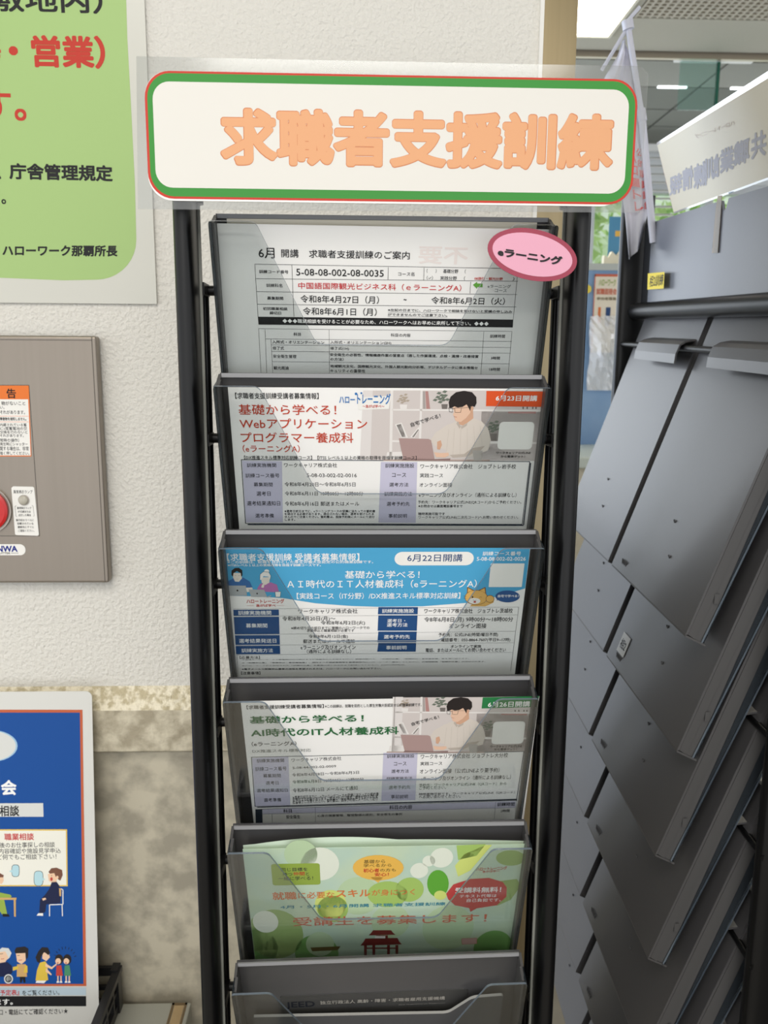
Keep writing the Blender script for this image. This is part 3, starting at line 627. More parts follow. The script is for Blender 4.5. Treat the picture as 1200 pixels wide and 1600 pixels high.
  ["P",[162.1,44.54,169.05,45.09,168.67,53.12,163.65,52.99],"ph_cup",6],
  ["P",[169.83,-0.27,209.77,-0.69,208.87,9.48,169.65,10.04],"green2",5],
  ["A","自宅で学べる！",119.68,22.41,139.0,15.58,120.59,25.61,"k",1,6],
  ["R",178.97,22.94,202.2,45.03,3,"wc",5],
  ["T","ワークキャリア公式LINE",178.43,46.09,201.76,48.71,"k",0,0.0,5],
  ["T","から簡単ゲット！",181.67,49.1,198.19,51.56,"k",1,0.0,5],
  ["T","6月26日開講",173.95,3.71,203.87,9.01,"w",2,0.0,7],
  ["P",[184.04,15.41,202.59,15.83,202.51,17.28,184.13,16.62],"ph_red",3],
  ["P",[193.27,12.01,194.23,12.03,194.37,13.71,193.41,13.69],"ph_grey2",3],
  ["P",[195.92,12.07,196.87,12.09,197.01,13.77,196.06,13.75],"ph_grey2",3],
  ["P",[199.62,12.15,200.57,12.17,200.72,13.86,199.77,13.84],"ph_grey2",3],
  ["P",[201.74,12.2,202.69,12.22,202.84,13.9,201.89,13.88],"ph_grey2",3],
  ["P",[3.51,53.68,203.63,52.95,202.52,103.04,2.37,105.49],"paper2",2],
  ["P",[3.97,54.56,30.5,53.64,29.22,105.16,2.72,105.18],"lav",3],
  ["P",[100.01,51.78,125.2,52.13,124.67,102.08,98.57,102.28],"lav",3],
  ["L",3.51,53.68,203.63,52.95,0.5,"navyk",4],
  ["L",203.63,52.95,202.52,103.04,0.5,"navyk",4],
  ["L",202.52,103.04,2.37,105.49,0.5,"navyk",4],
  ["L",2.37,105.49,3.51,53.68,0.5,"navyk",4],
  ["L",3.94,106.48,202.92,103.85,0.9,"navyk",3],
  ["T","訓練実施機関",7.05,55.52,27.14,59.4,"g2",1,0.0,4],
  ["T","訓練コース番号",5.42,63.55,28.48,67.87,"g2",1,0.0,4],
  ["T","募集期間",10.73,70.98,23.82,74.93,"g2",1,0.0,4],
  ["T","選考日",12.15,78.54,21.78,82.45,"g2",1,0.0,4],
  ["T","選考結果通知日",4.83,86.41,28.13,90.45,"g2",1,0.0,4],
  ["T","選考準備",9.54,96.59,22.68,100.72,"g2",1,0.0,4],
  ["T","ワークキャリア株式会社",32.51,55.59,69.17,59.39,"g2",1,-0.03,4],
  ["T","5-08-44-002-02-0009",32.92,64.13,65.08,66.53,"g2",1,-0.03,4],
  ["T","令和8年4月28日～令和8年6月3日",32.04,70.95,81.95,74.38,"g2",1,-0.03,4],
  ["T","令和8年6月8日 10時00分～12時00分",32.0,78.17,85.44,81.84,"g2",1,-0.03,4],
  ["T","令和8年6月12日 メールにて通知",31.79,86.7,80.79,91.23,"g2",1,-0.03,4],
  ["T","※選考日前日までに、eラーニングコースの受講に当たっての誓約書",31.38,94.72,96.58,98.53,"g2",1,-0.03,4],
  ["T","を提出する必要があります。提出されない場合、選考を受けられま",31.27,97.06,95.71,100.98,"g2",1,-0.03,4],
  ["T","せんのでご注意ください。誓約書は、面接予約後にメールにて送付",31.15,99.4,95.93,103.36,"g2",1,-0.03,4],
  ["T","します。",31.27,101.44,38.61,103.76,"g2",1,-0.03,4],
  ["T","訓練実施施設",102.67,53.59,122.88,57.18,"g2",1,0.0,4],
  ["T","コース",107.83,61.35,117.17,65.0,"g2",1,0.0,4],
  ["T","選考方法",105.98,68.88,119.14,72.68,"g2",1,0.0,4],
  ["T","訓練実施方法",102.49,76.6,121.78,80.47,"g2",0,0.0,4],
  ["T","選考予約先",104.17,85.79,120.57,89.95,"g2",0,0.0,4],
  ["T","事前説明",105.89,95.74,118.9,100.03,"g2",0,0.0,4],
  ["T","ワークキャリア株式会社 ジョブトレ大分校",127.58,53.79,192.14,58.81,"g2",1,0.0,4],
  ["T","実践コース",127.46,61.57,143.75,65.4,"g2",1,0.0,4],
  ["T","オンライン面接（公式LINEより要予約）",127.23,68.99,187.05,74.04,"g2",1,0.0,4],
  ["T","eラーニング及びオンライン（通所による訓練なし）",128.19,76.84,196.22,81.42,"g2",0,0.0,4],
  ["T","予約先：ワークキャリア公式LINE（QRコード）から",127.08,84.28,193.33,87.79,"g2",0,0.0,4],
  ["T","ご予約ください。",127.15,87.04,147.7,90.7,"g2",0,0.0,4],
  ["T","随時実施可能です。ワークキャリア公式LINE（QRコード）",127.34,94.32,200.59,97.17,"g2",0,0.0,4],
  ["T","へお問い合わせください。",127.4,96.66,159.15,100.55,"g2",0,0.0,4],
  ["P",[2.36,108.66,7.64,108.49,6.54,131.08,1.2,130.92],"navyk",3],
  ["L",7.64,108.49,202.99,104.64,0.4,"navyk",4],
  ["L",7.48,114.07,202.77,112.61,0.2,"navyk",4],
  ["L",48.11,107.45,47.42,132.34,0.2,"navyk",4],
  ["L",186.62,105.76,186.78,131.67,0.2,"navyk",4],
  ["L",14.74,114.29,13.9,131.31,0.2,"navyk",4],
  ["L",202.77,104.63,203.27,132.17,0.2,"navyk",4],
  ["P",[7.84,108.82,202.16,105.41,202.43,112.6,7.49,113.91],"lav2",3],
  ["T","科目",23.53,108.96,30.14,112.98,"k",2,0.0,4],
  ["T","科目の内容",104.88,107.2,122.45,111.86,"k",2,0.0,4],
  ["T","訓練時間",188.0,106.43,201.49,110.65,"k",2,0.0,4],
  ["T","安全衛生",25.36,115.72,36.23,119.76,"g2",1,0.0,4],
  ["T","心身の健康管理、整理整頓の原則、安全衛生の事例",49.35,115.8,114.78,118.55,"g2",0,0.0,4],
  ["T","2時間",191.14,114.19,198.12,117.46,"g2",0,0.0,4],
 ]),
 'p5': dict(o=[-0.0828, 0.5476, 1.10265], x=[0.99997, -0.00264, 0.00755], y=[0.008, 0.33034, -0.94383], w=210, h=262, i=[
  ["E",42.08,6.78,12.18,15.78,0,"bk1",1],
  ["E",55.82,17.86,14.21,18.58,0,"bk2",1],
  ["E",84.04,55.76,16.66,22.46,0,"bk1",1],
  ["E",64.16,70.57,11.86,16.13,0,"bk3",2],
  ["E",108.96,87.92,15.11,20.82,0,"bk1",1],
  ["E",146.01,13.29,8.59,11.05,0,"bk2",2],
  ["E",18.07,100.98,22.16,31.25,0,"bk5",1],
  ["E",1.89,116.95,17.29,24.59,0,"bk4",1],
  ["E",11.53,84.6,9.93,13.67,0,"bk2",2],
  ["E",123.12,49.39,10.77,14.33,0,"bk3",2],
  ["E",154.78,97.58,20.42,28.38,0,"bk1",1],
  ["E",129.78,27.28,6.74,8.77,0,"bk2",2],
  ["E",192.41,123.89,15.68,22.07,0,"bk4",1],
  ["E",50.04,127.16,17.52,25.03,0,"bk4",1],
  ["E",136.61,16.61,4.78,6.15,0,"bk2",2],
  ["E",52.99,114.62,11.23,15.79,0,"bk1",2],
  ["P",[156.38,-0.14,177.99,-0.9,171.97,11.74,158.38,16.02],"bk3",2],
  ["P",[162.64,9.75,178.05,-0.05,182.63,0.08,168.37,28.24,159.4,35.09,156.41,22.6],"bk6",2],
  ["P",[152.75,42.99,152.63,47.5,151.85,51.65,150.46,55.09,148.57,57.53,146.34,58.77,143.97,58.7,141.63,57.31,139.54,54.74,137.86,51.21,136.74,47.0,136.24,42.49,136.42,38.02,137.25,33.96,138.65,30.63,140.51,28.29,142.69,27.1,145.01,27.17,147.29,28.49,149.35,30.95,151.04,34.38,152.2,38.5],"bk7",2],
  ["P",[151.62,56.7,151.5,58.26,151.0,59.69,150.16,60.86,149.06,61.69,147.77,62.09,146.41,62.05,145.08,61.56,143.9,60.66,142.96,59.43,142.34,57.97,142.08,56.39,142.21,54.84,142.72,53.42,143.56,52.26,144.66,51.44,145.94,51.04,147.29,51.09,148.61,51.57,149.78,52.45,150.73,53.67,151.35,55.12],"bk6",3],
  ["P",[208.66,15.38,208.44,17.82,207.35,20.05,205.45,21.88,202.92,23.16,199.95,23.78,196.78,23.69,193.7,22.89,190.93,21.46,188.72,19.52,187.24,17.21,186.61,14.75,186.87,12.32,187.99,10.12,189.89,8.32,192.4,7.08,195.34,6.47,198.45,6.56,201.51,7.33,204.25,8.73,206.47,10.64,207.98,12.92],"bk5",1],
  ["P",[190.42,41.43,204.4,39.15,208.11,47.43,201.79,63.88,191.52,71.09],"bk5",2],
  ["P",[74.81,65.29,74.25,70.2,72.73,74.72,70.38,78.46,67.38,81.1,63.98,82.42,60.47,82.3,57.15,80.76,54.28,77.92,52.11,74.04,50.81,69.43,50.47,64.5,51.12,59.63,52.69,55.22,55.05,51.62,58.0,49.09,61.31,47.83,64.73,47.94,67.98,49.4,70.82,52.11,73.01,55.87,74.38,60.38],"bk6",2],
  ["P",[121.79,54.68,121.26,59.03,119.51,63.02,116.67,66.3,112.98,68.61,108.73,69.74,104.28,69.59,100.01,68.18,96.26,65.64,93.36,62.17,91.53,58.08,90.91,53.7,91.53,49.39,93.35,45.49,96.19,42.32,99.83,40.1,103.99,39.02,108.33,39.15,112.52,40.49,116.23,42.93,119.15,46.29,121.06,50.32],"bk3",2],
  ["R",19.61,16.63,55.57,41.07,2.2,"olive",3],
  ["T","同じ目標を",26.81,21.05,46.39,25.21,"g2",0,0.0,4],
  ["T","持つ",27.6,26.29,34.91,30.46,"g2",0,0.0,4],
  ["T","仲間",35.65,25.88,44.05,30.24,"red",1,0.0,4],
  ["T","と",44.95,26.48,47.39,30.17,"g2",0,0.0,4],
  ["T","一緒に学べる！",24.14,30.96,50.22,35.56,"g2",0,0.0,4],
  ["P",[93.09,33.53,99.09,40.39,102.85,33.83],"amber",3],
  ["P",[118.05,23.57,117.36,27.61,115.16,31.31,111.64,34.34,107.06,36.46,101.81,37.48,96.34,37.31,91.09,35.97,86.5,33.58,82.95,30.34,80.73,26.53,80.0,22.45,80.8,18.44,83.06,14.83,86.6,11.89,91.11,9.85,96.24,8.87,101.6,9.02,106.75,10.3,111.3,12.6,114.88,15.75,117.19,19.5],"amber",3],
  ["T","基礎から",88.28,13.79,104.11,18.12,"brown",0,0.0,4],
  ["T","学べるから",88.05,18.46,108.95,22.26,"brown",0,0.0,4],
  ["T","初心者",87.93,23.66,99.78,28.11,"red",2,0.0,4],
  ["T","の方も",100.4,23.87,112.27,27.64,"brown",0,0.0,4],
  ["T","安心！",96.33,28.67,106.99,32.8,"red",2,0.0,4],
  ["T","就職",18.6,48.87,36.94,58.17,"or2",2,0.0,4],
  ["T","に必要な",38.18,49.48,65.78,57.2,"or2",0,0.0,4],
  ["T","スキル",67.07,47.67,93.11,56.35,"or2",2,0.0,4],
  ["T","が身につく",94.2,48.18,127.2,55.55,"or2",0,0.0,4],
  ["T","4月・5月・6月開講 求職者支援訓練",23.74,64.85,151.23,69.02,"teal",1,0.0,4],
  ["T","受講生を募集します！",32.65,79.76,184.81,90.87,"or3",1,0.0,4],
  ["P",[151.3,54.84,156.34,44.01,168.97,38.07,183.03,37.24,194.04,42.45,197.54,48.93,198.1,60.03,191.44,70.14,175.96,73.43,171.37,77.47,170.12,72.86,158.81,69.08,153.03,61.39],"rose",3],
  ["T","受講料無料！",158.07,47.7,193.45,54.32,"w",2,0.0,4],
  ["T","テキスト代等は",161.97,56.28,190.44,60.16,"w",0,0.0,4],
  ["T","自己負担です。",167.63,61.29,194.22,65.52,"w",0,0.0,4],
  ["T","ハロートレーニング",172.8,24.66,195.82,28.85,"red2",2,-0.03,4],
  ["T","急がば学べ",177.49,28.51,190.41,31.23,"red2",0,-0.03,4],
  ["P",[95.41,97.97,109.6,98.46,111.17,101.79,113.24,104.33,91.86,104.4,93.89,101.19],"gate",4],
  ["P",[97.97,104.61,107.14,104.94,107.19,109.9,97.99,109.58],"gate",4],
  ["P",[89.31,108.44,114.84,108.52,116.47,113.57,118.59,116.99,85.19,117.46,87.77,112.54],"gate",4],
  ["P",[88.17,116.73,90.43,116.81,90.3,131.22,88.23,131.14],"gate",4],
  ["P",[94.84,116.97,97.1,117.05,97.05,131.47,94.97,131.39],"gate",4],
  ["P",[106.66,117.4,108.92,117.48,109.0,131.92,106.92,131.84],"gate",4],
  ["P",[113.35,117.64,115.62,117.72,115.76,132.17,113.68,132.09],"gate",4],
  ["P",[96.95,105.4,105.11,105.69,105.13,108.59,96.96,108.3],"wc",5],
  ["P",[90.32,120.17,114.02,121.04,114.05,122.73,90.32,121.86],"gate",4],
  ["P",[45.2,118.53,69.29,117.73,67.14,122.7,46.56,123.64],"brown",4],
  ["P",[166.22,111.17,178.55,110.78,179.04,118.33,167.16,118.75],"pinkc",4],
  ["L",166.22,111.17,178.55,110.78,0.25,"red2",5],
  ["L",178.55,110.78,179.04,118.33,0.25,"red2",5],
  ["L",179.04,118.33,167.16,118.75,0.25,"red2",5],
  ["L",167.16,118.75,166.22,111.17,0.25,"red2",5],
 ]),
 'p6': dict(o=[-0.06025, 0.57114, 0.96013], x=[0.99976, 0.0, 0.02199], y=[0.02076, 0.33042, -0.94361], w=155, h=150, i=[
  ["T","JEED",4.05,7.7,27.16,17.69,"jn",2,0.0,4],
  ["T","独立行政法人 高齢・障害・求職者雇用支援機構",31.41,7.79,130.98,12.72,"w2",1,0.0,4],
  ["T","Japan Organization for Employment",93.79,16.87,131.14,17.62,"w2",0,0.0,4],
 ]),
 'sign': dict(o=[-0.12654, 0.53, 1.6221], x=[1.0, 0.0, 0.0], y=[0.0, 0.0, -1.0], w=292, h=73, i=[
  ["R",0.0,0.0,297.62,72.35,15,"signred",1],
  ["R",1.45,1.21,296.34,71.04,14,"signgreen",2],
  ["R",4.65,5.93,292.42,65.98,10,"signwhite",3],
  ["T","求職者支援訓練",43.87,19.54,284.47,52.94,"or_d",3.9,0.0,4],
  ["T","求職者支援訓練",44.43,20.07,283.84,52.39,"or_l",3.2,0.0,5],
 ]),
 'green': dict(o=[-0.80715, 0.797, 1.96587], x=[1.0, 0.0, -0.0], y=[0.0, 0.0, -1.0], w=620, h=460, i=[
  ["P",[604.37,91.88,604.49,179.28,603.67,230.97,604.29,289.34,604.67,354.92,603.63,402.64,602.79,408.76,600.87,414.73,597.92,420.36,594.03,425.47,589.31,429.9,583.92,433.52,578.01,436.21,571.77,437.88,565.39,438.48,535.34,439.35,476.86,437.63,94.52,422.29,130.64,103.36],"lgreen",1],
  ["T","敷地内）",487.05,190.35,583.34,211.57,"k",2,0.0,4],
  ["T","等",463.14,230.44,492.15,255.28,"redb",2,0.0,4],
  ["T","・営業）",499.1,229.26,583.49,256.59,"redb",3,0.0,4],
  ["T","す。",471.62,274.4,510.86,301.04,"redb",2,0.0,4],
  ["A","、",481.92,346.9,484.78,346.86,481.61,351.03,"k",2,4],
  ["A","庁舎管理規定",492.38,336.88,585.28,337.77,491.93,350.89,"k",3,4],
  ["T","。",483.2,368.15,487.48,372.55,"k",2,0.0,4],
  ["A","ハローワーク那覇所長",481.37,408.25,586.39,407.66,480.64,418.18,"k",3,4],
 ]),
 'panel': dict(o=[-0.462, 0.786, 1.47572], x=[1.0, 0.0, 0.0], y=[0.0, 0.0, -1.0], w=220, h=236, i=[
  ["P",[82.67,46.23,155.64,45.82,153.43,112.4,77.02,112.61],"orange2",1],
  ["P",[81.58,58.97,154.14,58.6,152.86,111.44,77.1,111.66],"wc",2],
  ["T","警",119.5,48.82,128.42,57.8,"k",2,0.0,4],
  ["T","告",134.67,48.73,143.32,57.72,"k",2,0.0,4],
  ["L",95.77,74.55,153.68,74.29,0.3,"orange2",3],
  ["L",95.34,79.9,153.31,79.65,0.3,"orange2",3],
  ["T","・物がないこと",126.67,60.46,151.26,64.25,"k",1,0.0,4],
  ["T","い。",127.57,64.99,131.72,67.79,"k",1,0.0,4],
  ["T","それがあります。",127.29,68.75,150.37,72.57,"k",1,0.0,4],
  ["T","障害物を検知しません。",126.8,75.35,151.2,78.55,"k",2,0.0,4],
  ["T","内蔵されている蓄",126.38,81.03,151.13,84.08,"k",0,0.0,4],
  ["T","に1度蓄電池の交",126.13,84.34,151.36,87.56,"k",0,0.0,4],
  ["T","交換を行わないと",125.87,87.82,151.45,90.89,"k",0,0.0,4],
  ["T","それがあります。",125.62,91.14,147.78,94.08,"k",0,0.0,4],
  ["T","常時の操作）",125.31,95.27,143.06,98.86,"k",1,0.0,4],
  ["T","発生時にシャッター",125.03,99.08,150.81,102.34,"k",1,0.0,4],
  ["T","開する場合は、非常",124.74,102.9,151.44,106.96,"k",1,0.0,4],
  ["T","強く押してください。",124.39,107.69,151.78,111.12,"k",1,0.0,4],
  ["T","警告",83.97,49.01,97.13,57.96,"k",2,0.0,4],
  ["L",155.66,45.5,156.01,189.63,0.35,"k",1],
  ["L",156.01,189.63,86.41,189.27,0.35,"k",1],
  ["L",155.66,45.5,82.7,45.92,0.35,"k",1],
  ["P",[134.22,141.12,152.88,141.41,154.08,142.38,155.48,187.97,154.43,189.3,134.0,188.63,132.79,187.63,132.52,142.74],"wc",2],
  ["T","異常表示ランプ",134.28,144.69,152.27,148.07,"k",1,0.0,4],
  ["T","異常表示ランプ",136.6,160.98,150.12,163.26,"k",1,0.0,4],
  ["T","が点滅または",137.15,164.42,149.25,166.7,"k",1,0.0,4],
  ["T","点灯した場合",137.39,167.86,149.33,170.15,"k",1,0.0,4],
  ["T","操作前のラベルに",134.66,172.62,151.71,175.09,"k",1,0.0,4],
  ["T","記載されている",135.69,176.08,151.01,178.38,"k",1,0.0,4],
  ["T","連絡先にすぐに",135.76,179.54,151.25,181.85,"k",1,0.0,4],
  ["T","ご連絡ください。",136.0,183.0,151.33,185.49,"k",1,0.0,4],
  ["L",136.04,160.0,134.74,160.33,0.25,"k",4],
  ["L",134.74,160.33,135.0,170.16,0.25,"k",4],
  ["L",135.0,170.16,136.09,170.49,0.25,"k",4],
  ["L",150.68,159.66,151.78,159.99,0.25,"k",4],
  ["L",151.78,159.99,152.38,169.82,0.25,"k",4],
  ["L",152.38,169.82,151.25,170.15,0.25,"k",4],
  ["R",92.11,197.55,141.73,208.59,8.5,"wc",2],
  ["T","SANWA",105.41,199.06,134.1,205.24,"navyb",3,0.0,4],
  ["T","SHUTTER",112.59,205.55,126.88,207.4,"k",1,0.0,4],
  ["L",127.6,206.4,134.66,206.41,0.4,"k",4],
 ]),
 'blue': dict(o=[-0.562, 0.77715, 1.13089], x=[1.0, 0.0, 0.0], y=[0.0, -0.10625, -0.99434], w=300, h=349.7, i=[
  ["P",[15.9,16.08,290.51,18.64,287.95,304.98,15.6,299.59],"rust",1],
  ["P",[18.65,19.13,287.9,21.46,285.18,302.63,18.24,297.37],"bigblue",2],
  ["P",[226.12,54.65,225.46,58.02,223.67,61.23,220.85,64.15,217.11,66.64,212.62,68.59,207.58,69.92,202.2,70.58,196.73,70.52,191.4,69.76,186.45,68.33,182.09,66.3,178.52,63.74,175.88,60.78,174.3,57.54,173.84,54.17,174.52,50.81,176.31,47.61,179.13,44.7,182.85,42.23,187.33,40.28,192.35,38.95,197.71,38.29,203.17,38.34,208.49,39.09,213.44,40.51,217.8,42.53,221.39,45.08,224.04,48.04,225.65,51.28],"ill_lb",3],
  ["P",[224.43,54.64,223.8,57.82,222.1,60.86,219.42,63.62,215.86,65.97,211.59,67.82,206.79,69.08,201.67,69.7,196.47,69.65,191.4,68.93,186.68,67.58,182.54,65.65,179.14,63.23,176.63,60.43,175.12,57.37,174.68,54.18,175.33,51.0,177.03,47.97,179.71,45.22,183.26,42.88,187.51,41.04,192.3,39.78,197.39,39.16,202.59,39.2,207.65,39.91,212.36,41.25,216.52,43.17,219.93,45.58,222.45,48.38,223.98,51.44],"greyw",4],
  ["T","会",208.64,89.22,223.87,104.85,"w",3,0.0,4],
  ["P",[188.02,112.84,249.57,113.34,249.64,127.33,187.6,126.56],"greyw",3],
  ["T","相談",206.6,115.27,225.82,126.37,"k",2,0.0,4],
  ["P",[182.96,139.37,272.57,140.53,271.8,199.68,181.11,198.28],"yel",3],
  ["P",[182.91,140.71,271.26,141.85,270.55,198.31,181.15,196.94],"cream",4],
  ["T","職業相談",210.43,143.95,239.63,151.25,"red",2,0.0,4],
  ["T","後のお仕事探しの相談",205.48,153.24,260.15,158.89,"k",0,0.0,4],
  ["T","内容確認や施設見学申込",204.66,159.47,265.78,165.01,"k",0,0.0,4],
  ["T","ど何でもご相談下さい！",202.99,165.48,261.34,171.22,"k",0,0.0,4],
  ["P",[224.47,182.68,224.31,185.51,224.02,186.89,223.58,187.85,222.96,188.52,222.1,188.9,220.34,189.01,218.59,188.85,217.75,188.44,217.16,187.76,216.77,186.78,216.57,185.4,216.57,182.56,216.73,179.73,217.01,178.36,217.46,177.39,218.08,176.73,218.94,176.34,220.7,176.24,222.45,176.39,223.29,176.8,223.87,177.48,224.26,178.46,224.47,179.84],"k",5],
  ["P",[224.04,182.67,223.89,185.31,223.64,186.58,223.24,187.49,222.69,188.1,221.92,188.46,220.35,188.56,218.79,188.41,218.04,188.03,217.52,187.4,217.17,186.49,216.99,185.21,216.99,182.57,217.14,179.93,217.4,178.66,217.79,177.76,218.35,177.14,219.12,176.78,220.68,176.69,222.25,176.83,222.99,177.21,223.51,177.84,223.86,178.75,224.04,180.03],"ill_lb2",6],
  ["P",[247.78,190.99,247.59,194.48,247.26,196.17,246.73,197.36,245.99,198.18,244.96,198.65,242.86,198.78,240.77,198.59,239.77,198.08,239.08,197.25,238.61,196.04,238.36,194.34,238.36,190.85,238.55,187.36,238.89,185.67,239.41,184.48,240.15,183.67,241.18,183.2,243.27,183.06,245.36,183.26,246.36,183.76,247.06,184.6,247.52,185.8,247.77,187.5],"k",5],
  ["P",[247.35,190.98,247.18,194.28,246.87,195.87,246.39,196.99,245.72,197.76,244.78,198.21,242.87,198.33,240.98,198.15,240.06,197.68,239.43,196.89,239.01,195.75,238.79,194.15,238.79,190.85,238.96,187.56,239.27,185.97,239.75,184.85,240.42,184.08,241.36,183.64,243.26,183.51,245.16,183.69,246.07,184.17,246.7,184.95,247.12,186.09,247.35,187.69],"ill_lb2",6],
  ["P",[217.02,181.56,213.99,183.08,216.94,184.47],"ill_lb2",6],
  ["P",[247.15,190.31,249.68,191.92,247.07,193.45],"ill_lb2",6],
  ["P",[253.09,184.33,255.97,180.56,261.13,179.96,266.64,182.51,267.15,187.91,264.65,193.49,260.85,191.19,258.85,185.54,254.54,186.15],"hairb",7],
  ["P",[252.39,186.57,258.86,185.09,261.28,191.19,260.76,195.01,256.02,195.83,253.08,193.32],"skinp",6],
  ["P",[263.02,190.09,262.75,191.15,262.09,191.79,261.3,191.78,260.67,191.12,260.45,190.06,260.72,189.0,261.38,188.36,262.17,188.37,262.8,189.03],"skinp",8],
  ["P",[257.19,191.81,256.91,192.99,256.25,193.72,255.46,193.7,254.83,192.96,254.62,191.77,254.89,190.58,255.55,189.86,256.35,189.87,256.97,190.61],"red2",8],
  ["P",[256.64,188.2,256.5,188.52,256.2,188.64,255.9,188.51,255.78,188.19,255.91,187.87,256.22,187.75,256.52,187.88],"k",8],
  ["P",[256.04,194.94,260.77,194.56,263.46,198.65,264.81,204.75,264.08,217.15,250.09,218.05,248.81,225.93,245.76,227.69,242.77,226.96,243.98,213.44,249.27,207.89,253.28,202.32],"navyb2",6],
  ["P",[240.12,229.63,241.9,227.18,246.63,227.25,246.56,229.97],"wc",7],
  ["P",[245.95,211.89,249.62,211.05,250.01,212.86,246.97,214.16],"skinp",7],
  ["L",264.88,201.82,266.99,203.21,0.9,"wc",7],
  ["L",266.99,203.21,266.63,218.32,0.9,"wc",7],
  ["L",266.63,218.32,253.3,218.55,0.9,"wc",7],
  ["L",253.3,218.55,252.99,230.53,0.9,"wc",7],
  ["L",265.76,218.75,265.9,230.74,0.9,"wc",7],
  ["P",[263.17,201.35,265.31,201.83,265.11,209.94,263.41,209.46],"tanc",7],
  ["P",[191.41,210.13,220.69,210.59,220.63,212.84,191.34,212.37],"tanc",7],
  ["P",[217.85,212.8,219.99,212.83,219.49,230.42,217.78,230.39],"tanc",7],
  ["P",[198.55,185.77,204.98,184.74,207.91,186.58,208.59,192.64,206.78,195.98,198.25,195.85],"skinp",6],
  ["P",[196.21,192.46,196.42,185.74,204.98,184.74,208.75,187.04,208.26,189.27,202.71,189.19],"hairb",7],
  ["P",[191.68,201.37,204.38,204.93,214.58,207.34,216.02,209.17,214.92,210.5,191.41,210.13],"olive",6],
  ["P",[197.75,212.48,208.44,212.65,211.0,227.57,205.85,227.93,201.78,220.65],"olive",6],
  ["P",[206.3,227.04,212.29,227.59,213.49,230.32,206.64,230.21],"k",7],
  ["P",[200.43,266.33,204.84,262.55,211.26,263.35,214.13,268.4,212.05,273.37,209.85,275.14,200.17,274.97],"greyw",6],
  ["P",[200.39,267.69,207.95,266.47,210.99,272.89,207.62,277.83,200.05,279.06],"skinp",7],
  ["L",202.49,269.32,205.73,268.93,0.5,"k",8],
  ["L",203.41,274.57,206.65,274.18,0.5,"red2",8],
  ["P",[200.07,278.38,209.77,277.87,213.95,282.05,214.4,288.9,210.4,293.39,199.64,293.18],"navyb2",6],
  ["P",[214.86,295.76,214.63,297.17,214.06,298.46,213.19,299.52,212.08,300.28,210.83,300.65,209.55,300.63,208.32,300.2,207.26,299.41,206.45,298.31,205.95,297.0,205.81,295.58,206.03,294.17,206.61,292.88,207.48,291.82,208.59,291.07,209.83,290.69,211.12,290.71,212.34,291.14,213.4,291.93,214.21,293.03,214.71,294.34],"greyw",7],
  ["P",[213.56,295.73,213.4,296.76,212.99,297.7,212.37,298.47,211.58,299.02,210.69,299.29,209.77,299.28,208.89,298.97,208.14,298.39,207.56,297.59,207.2,296.64,207.1,295.61,207.26,294.58,207.67,293.64,208.3,292.87,209.09,292.32,209.98,292.05,210.9,292.07,211.77,292.38,212.53,292.95,213.11,293.75,213.46,294.7],"k",8],
  ["P",[212.7,295.72,212.58,296.49,212.28,297.19,211.82,297.77,211.24,298.18,210.59,298.39,209.92,298.38,209.28,298.14,208.72,297.71,208.3,297.11,208.04,296.4,207.96,295.62,208.08,294.85,208.38,294.15,208.84,293.57,209.42,293.16,210.07,292.95,210.75,292.97,211.39,293.2,211.94,293.63,212.37,294.23,212.63,294.94],"greyw",8],
  ["P",[217.2,266.18,218.8,262.8,227.43,261.82,231.03,264.16,230.35,273.25,228.57,275.49,227.89,268.65,217.98,268.93],"hair",7],
  ["P",[218.43,268.48,227.9,268.2,228.1,276.62,223.69,280.41,219.46,277.6],"skinp",6],
  ["L",219.64,271.23,222.23,271.05,0.5,"k",8],
  ["L",220.8,276.03,224.46,275.87,0.6,"red2",8],
  ["P",[219.38,280.33,228.0,280.49,228.93,293.75,218.58,293.55],"tanc",6],
  ["P",[227.55,281.17,229.67,282.35,229.47,289.65,225.61,289.12],"ill_y",7],
  ["P",[215.0,283.21,220.41,282.18,220.31,285.59,214.89,287.09],"ill_y",7],
  ["P",[221.6,293.61,227.21,293.71,227.03,300.11,225.31,300.08,224.57,295.49,223.15,300.03,221.85,300.01],"k",6],
  ["P",[239.28,277.97,237.89,273.39,240.86,267.07,244.63,262.82,250.44,263.38,252.46,268.65,250.88,271.35,246.66,267.86,243.28,273.49,242.03,279.85],"hair",7],
  ["P",[245.13,268.51,251.17,268.62,252.33,273.66,248.56,277.69,244.53,274.88],"skinp",6],
  ["P",[242.05,279.16,247.48,277.67,249.97,281.59,249.28,291.86,250.0,297.59,244.77,299.09,237.24,298.02,239.04,287.09],"ill_y",6],
  ["P",[248.38,284.99,253.61,291.48,253.15,292.84,247.63,288.63],"skinp",7],
  ["P",[247.86,279.96,253.8,283.95,258.65,280.16,259.05,281.54,253.74,286.23,247.34,283.14],"skinp",7],
  ["P",[238.32,298.04,248.04,298.23,245.81,300.94,237.18,300.31],"wc",7],
  ["P",[265.45,276.18,265.15,278.05,264.4,279.68,263.28,280.88,261.92,281.51,260.5,281.48,259.17,280.8,258.11,279.56,257.44,277.9,257.24,276.03,257.53,274.16,258.29,272.53,259.41,271.33,260.76,270.7,262.19,270.73,263.51,271.4,264.57,272.64,265.24,274.3],"hair",6],
  ["P",[263.24,277.96,262.93,279.34,262.12,280.44,260.98,281.03,259.73,281.01,258.62,280.37,257.87,279.25,257.63,277.86,257.94,276.48,258.75,275.38,259.89,274.79,261.13,274.81,262.25,275.45,263.0,276.57],"skinp",7],
  ["P",[260.6,279.74,260.4,280.38,259.93,280.64,259.48,280.36,259.31,279.71,259.51,279.07,259.98,278.81,260.43,279.09],"red2",8],
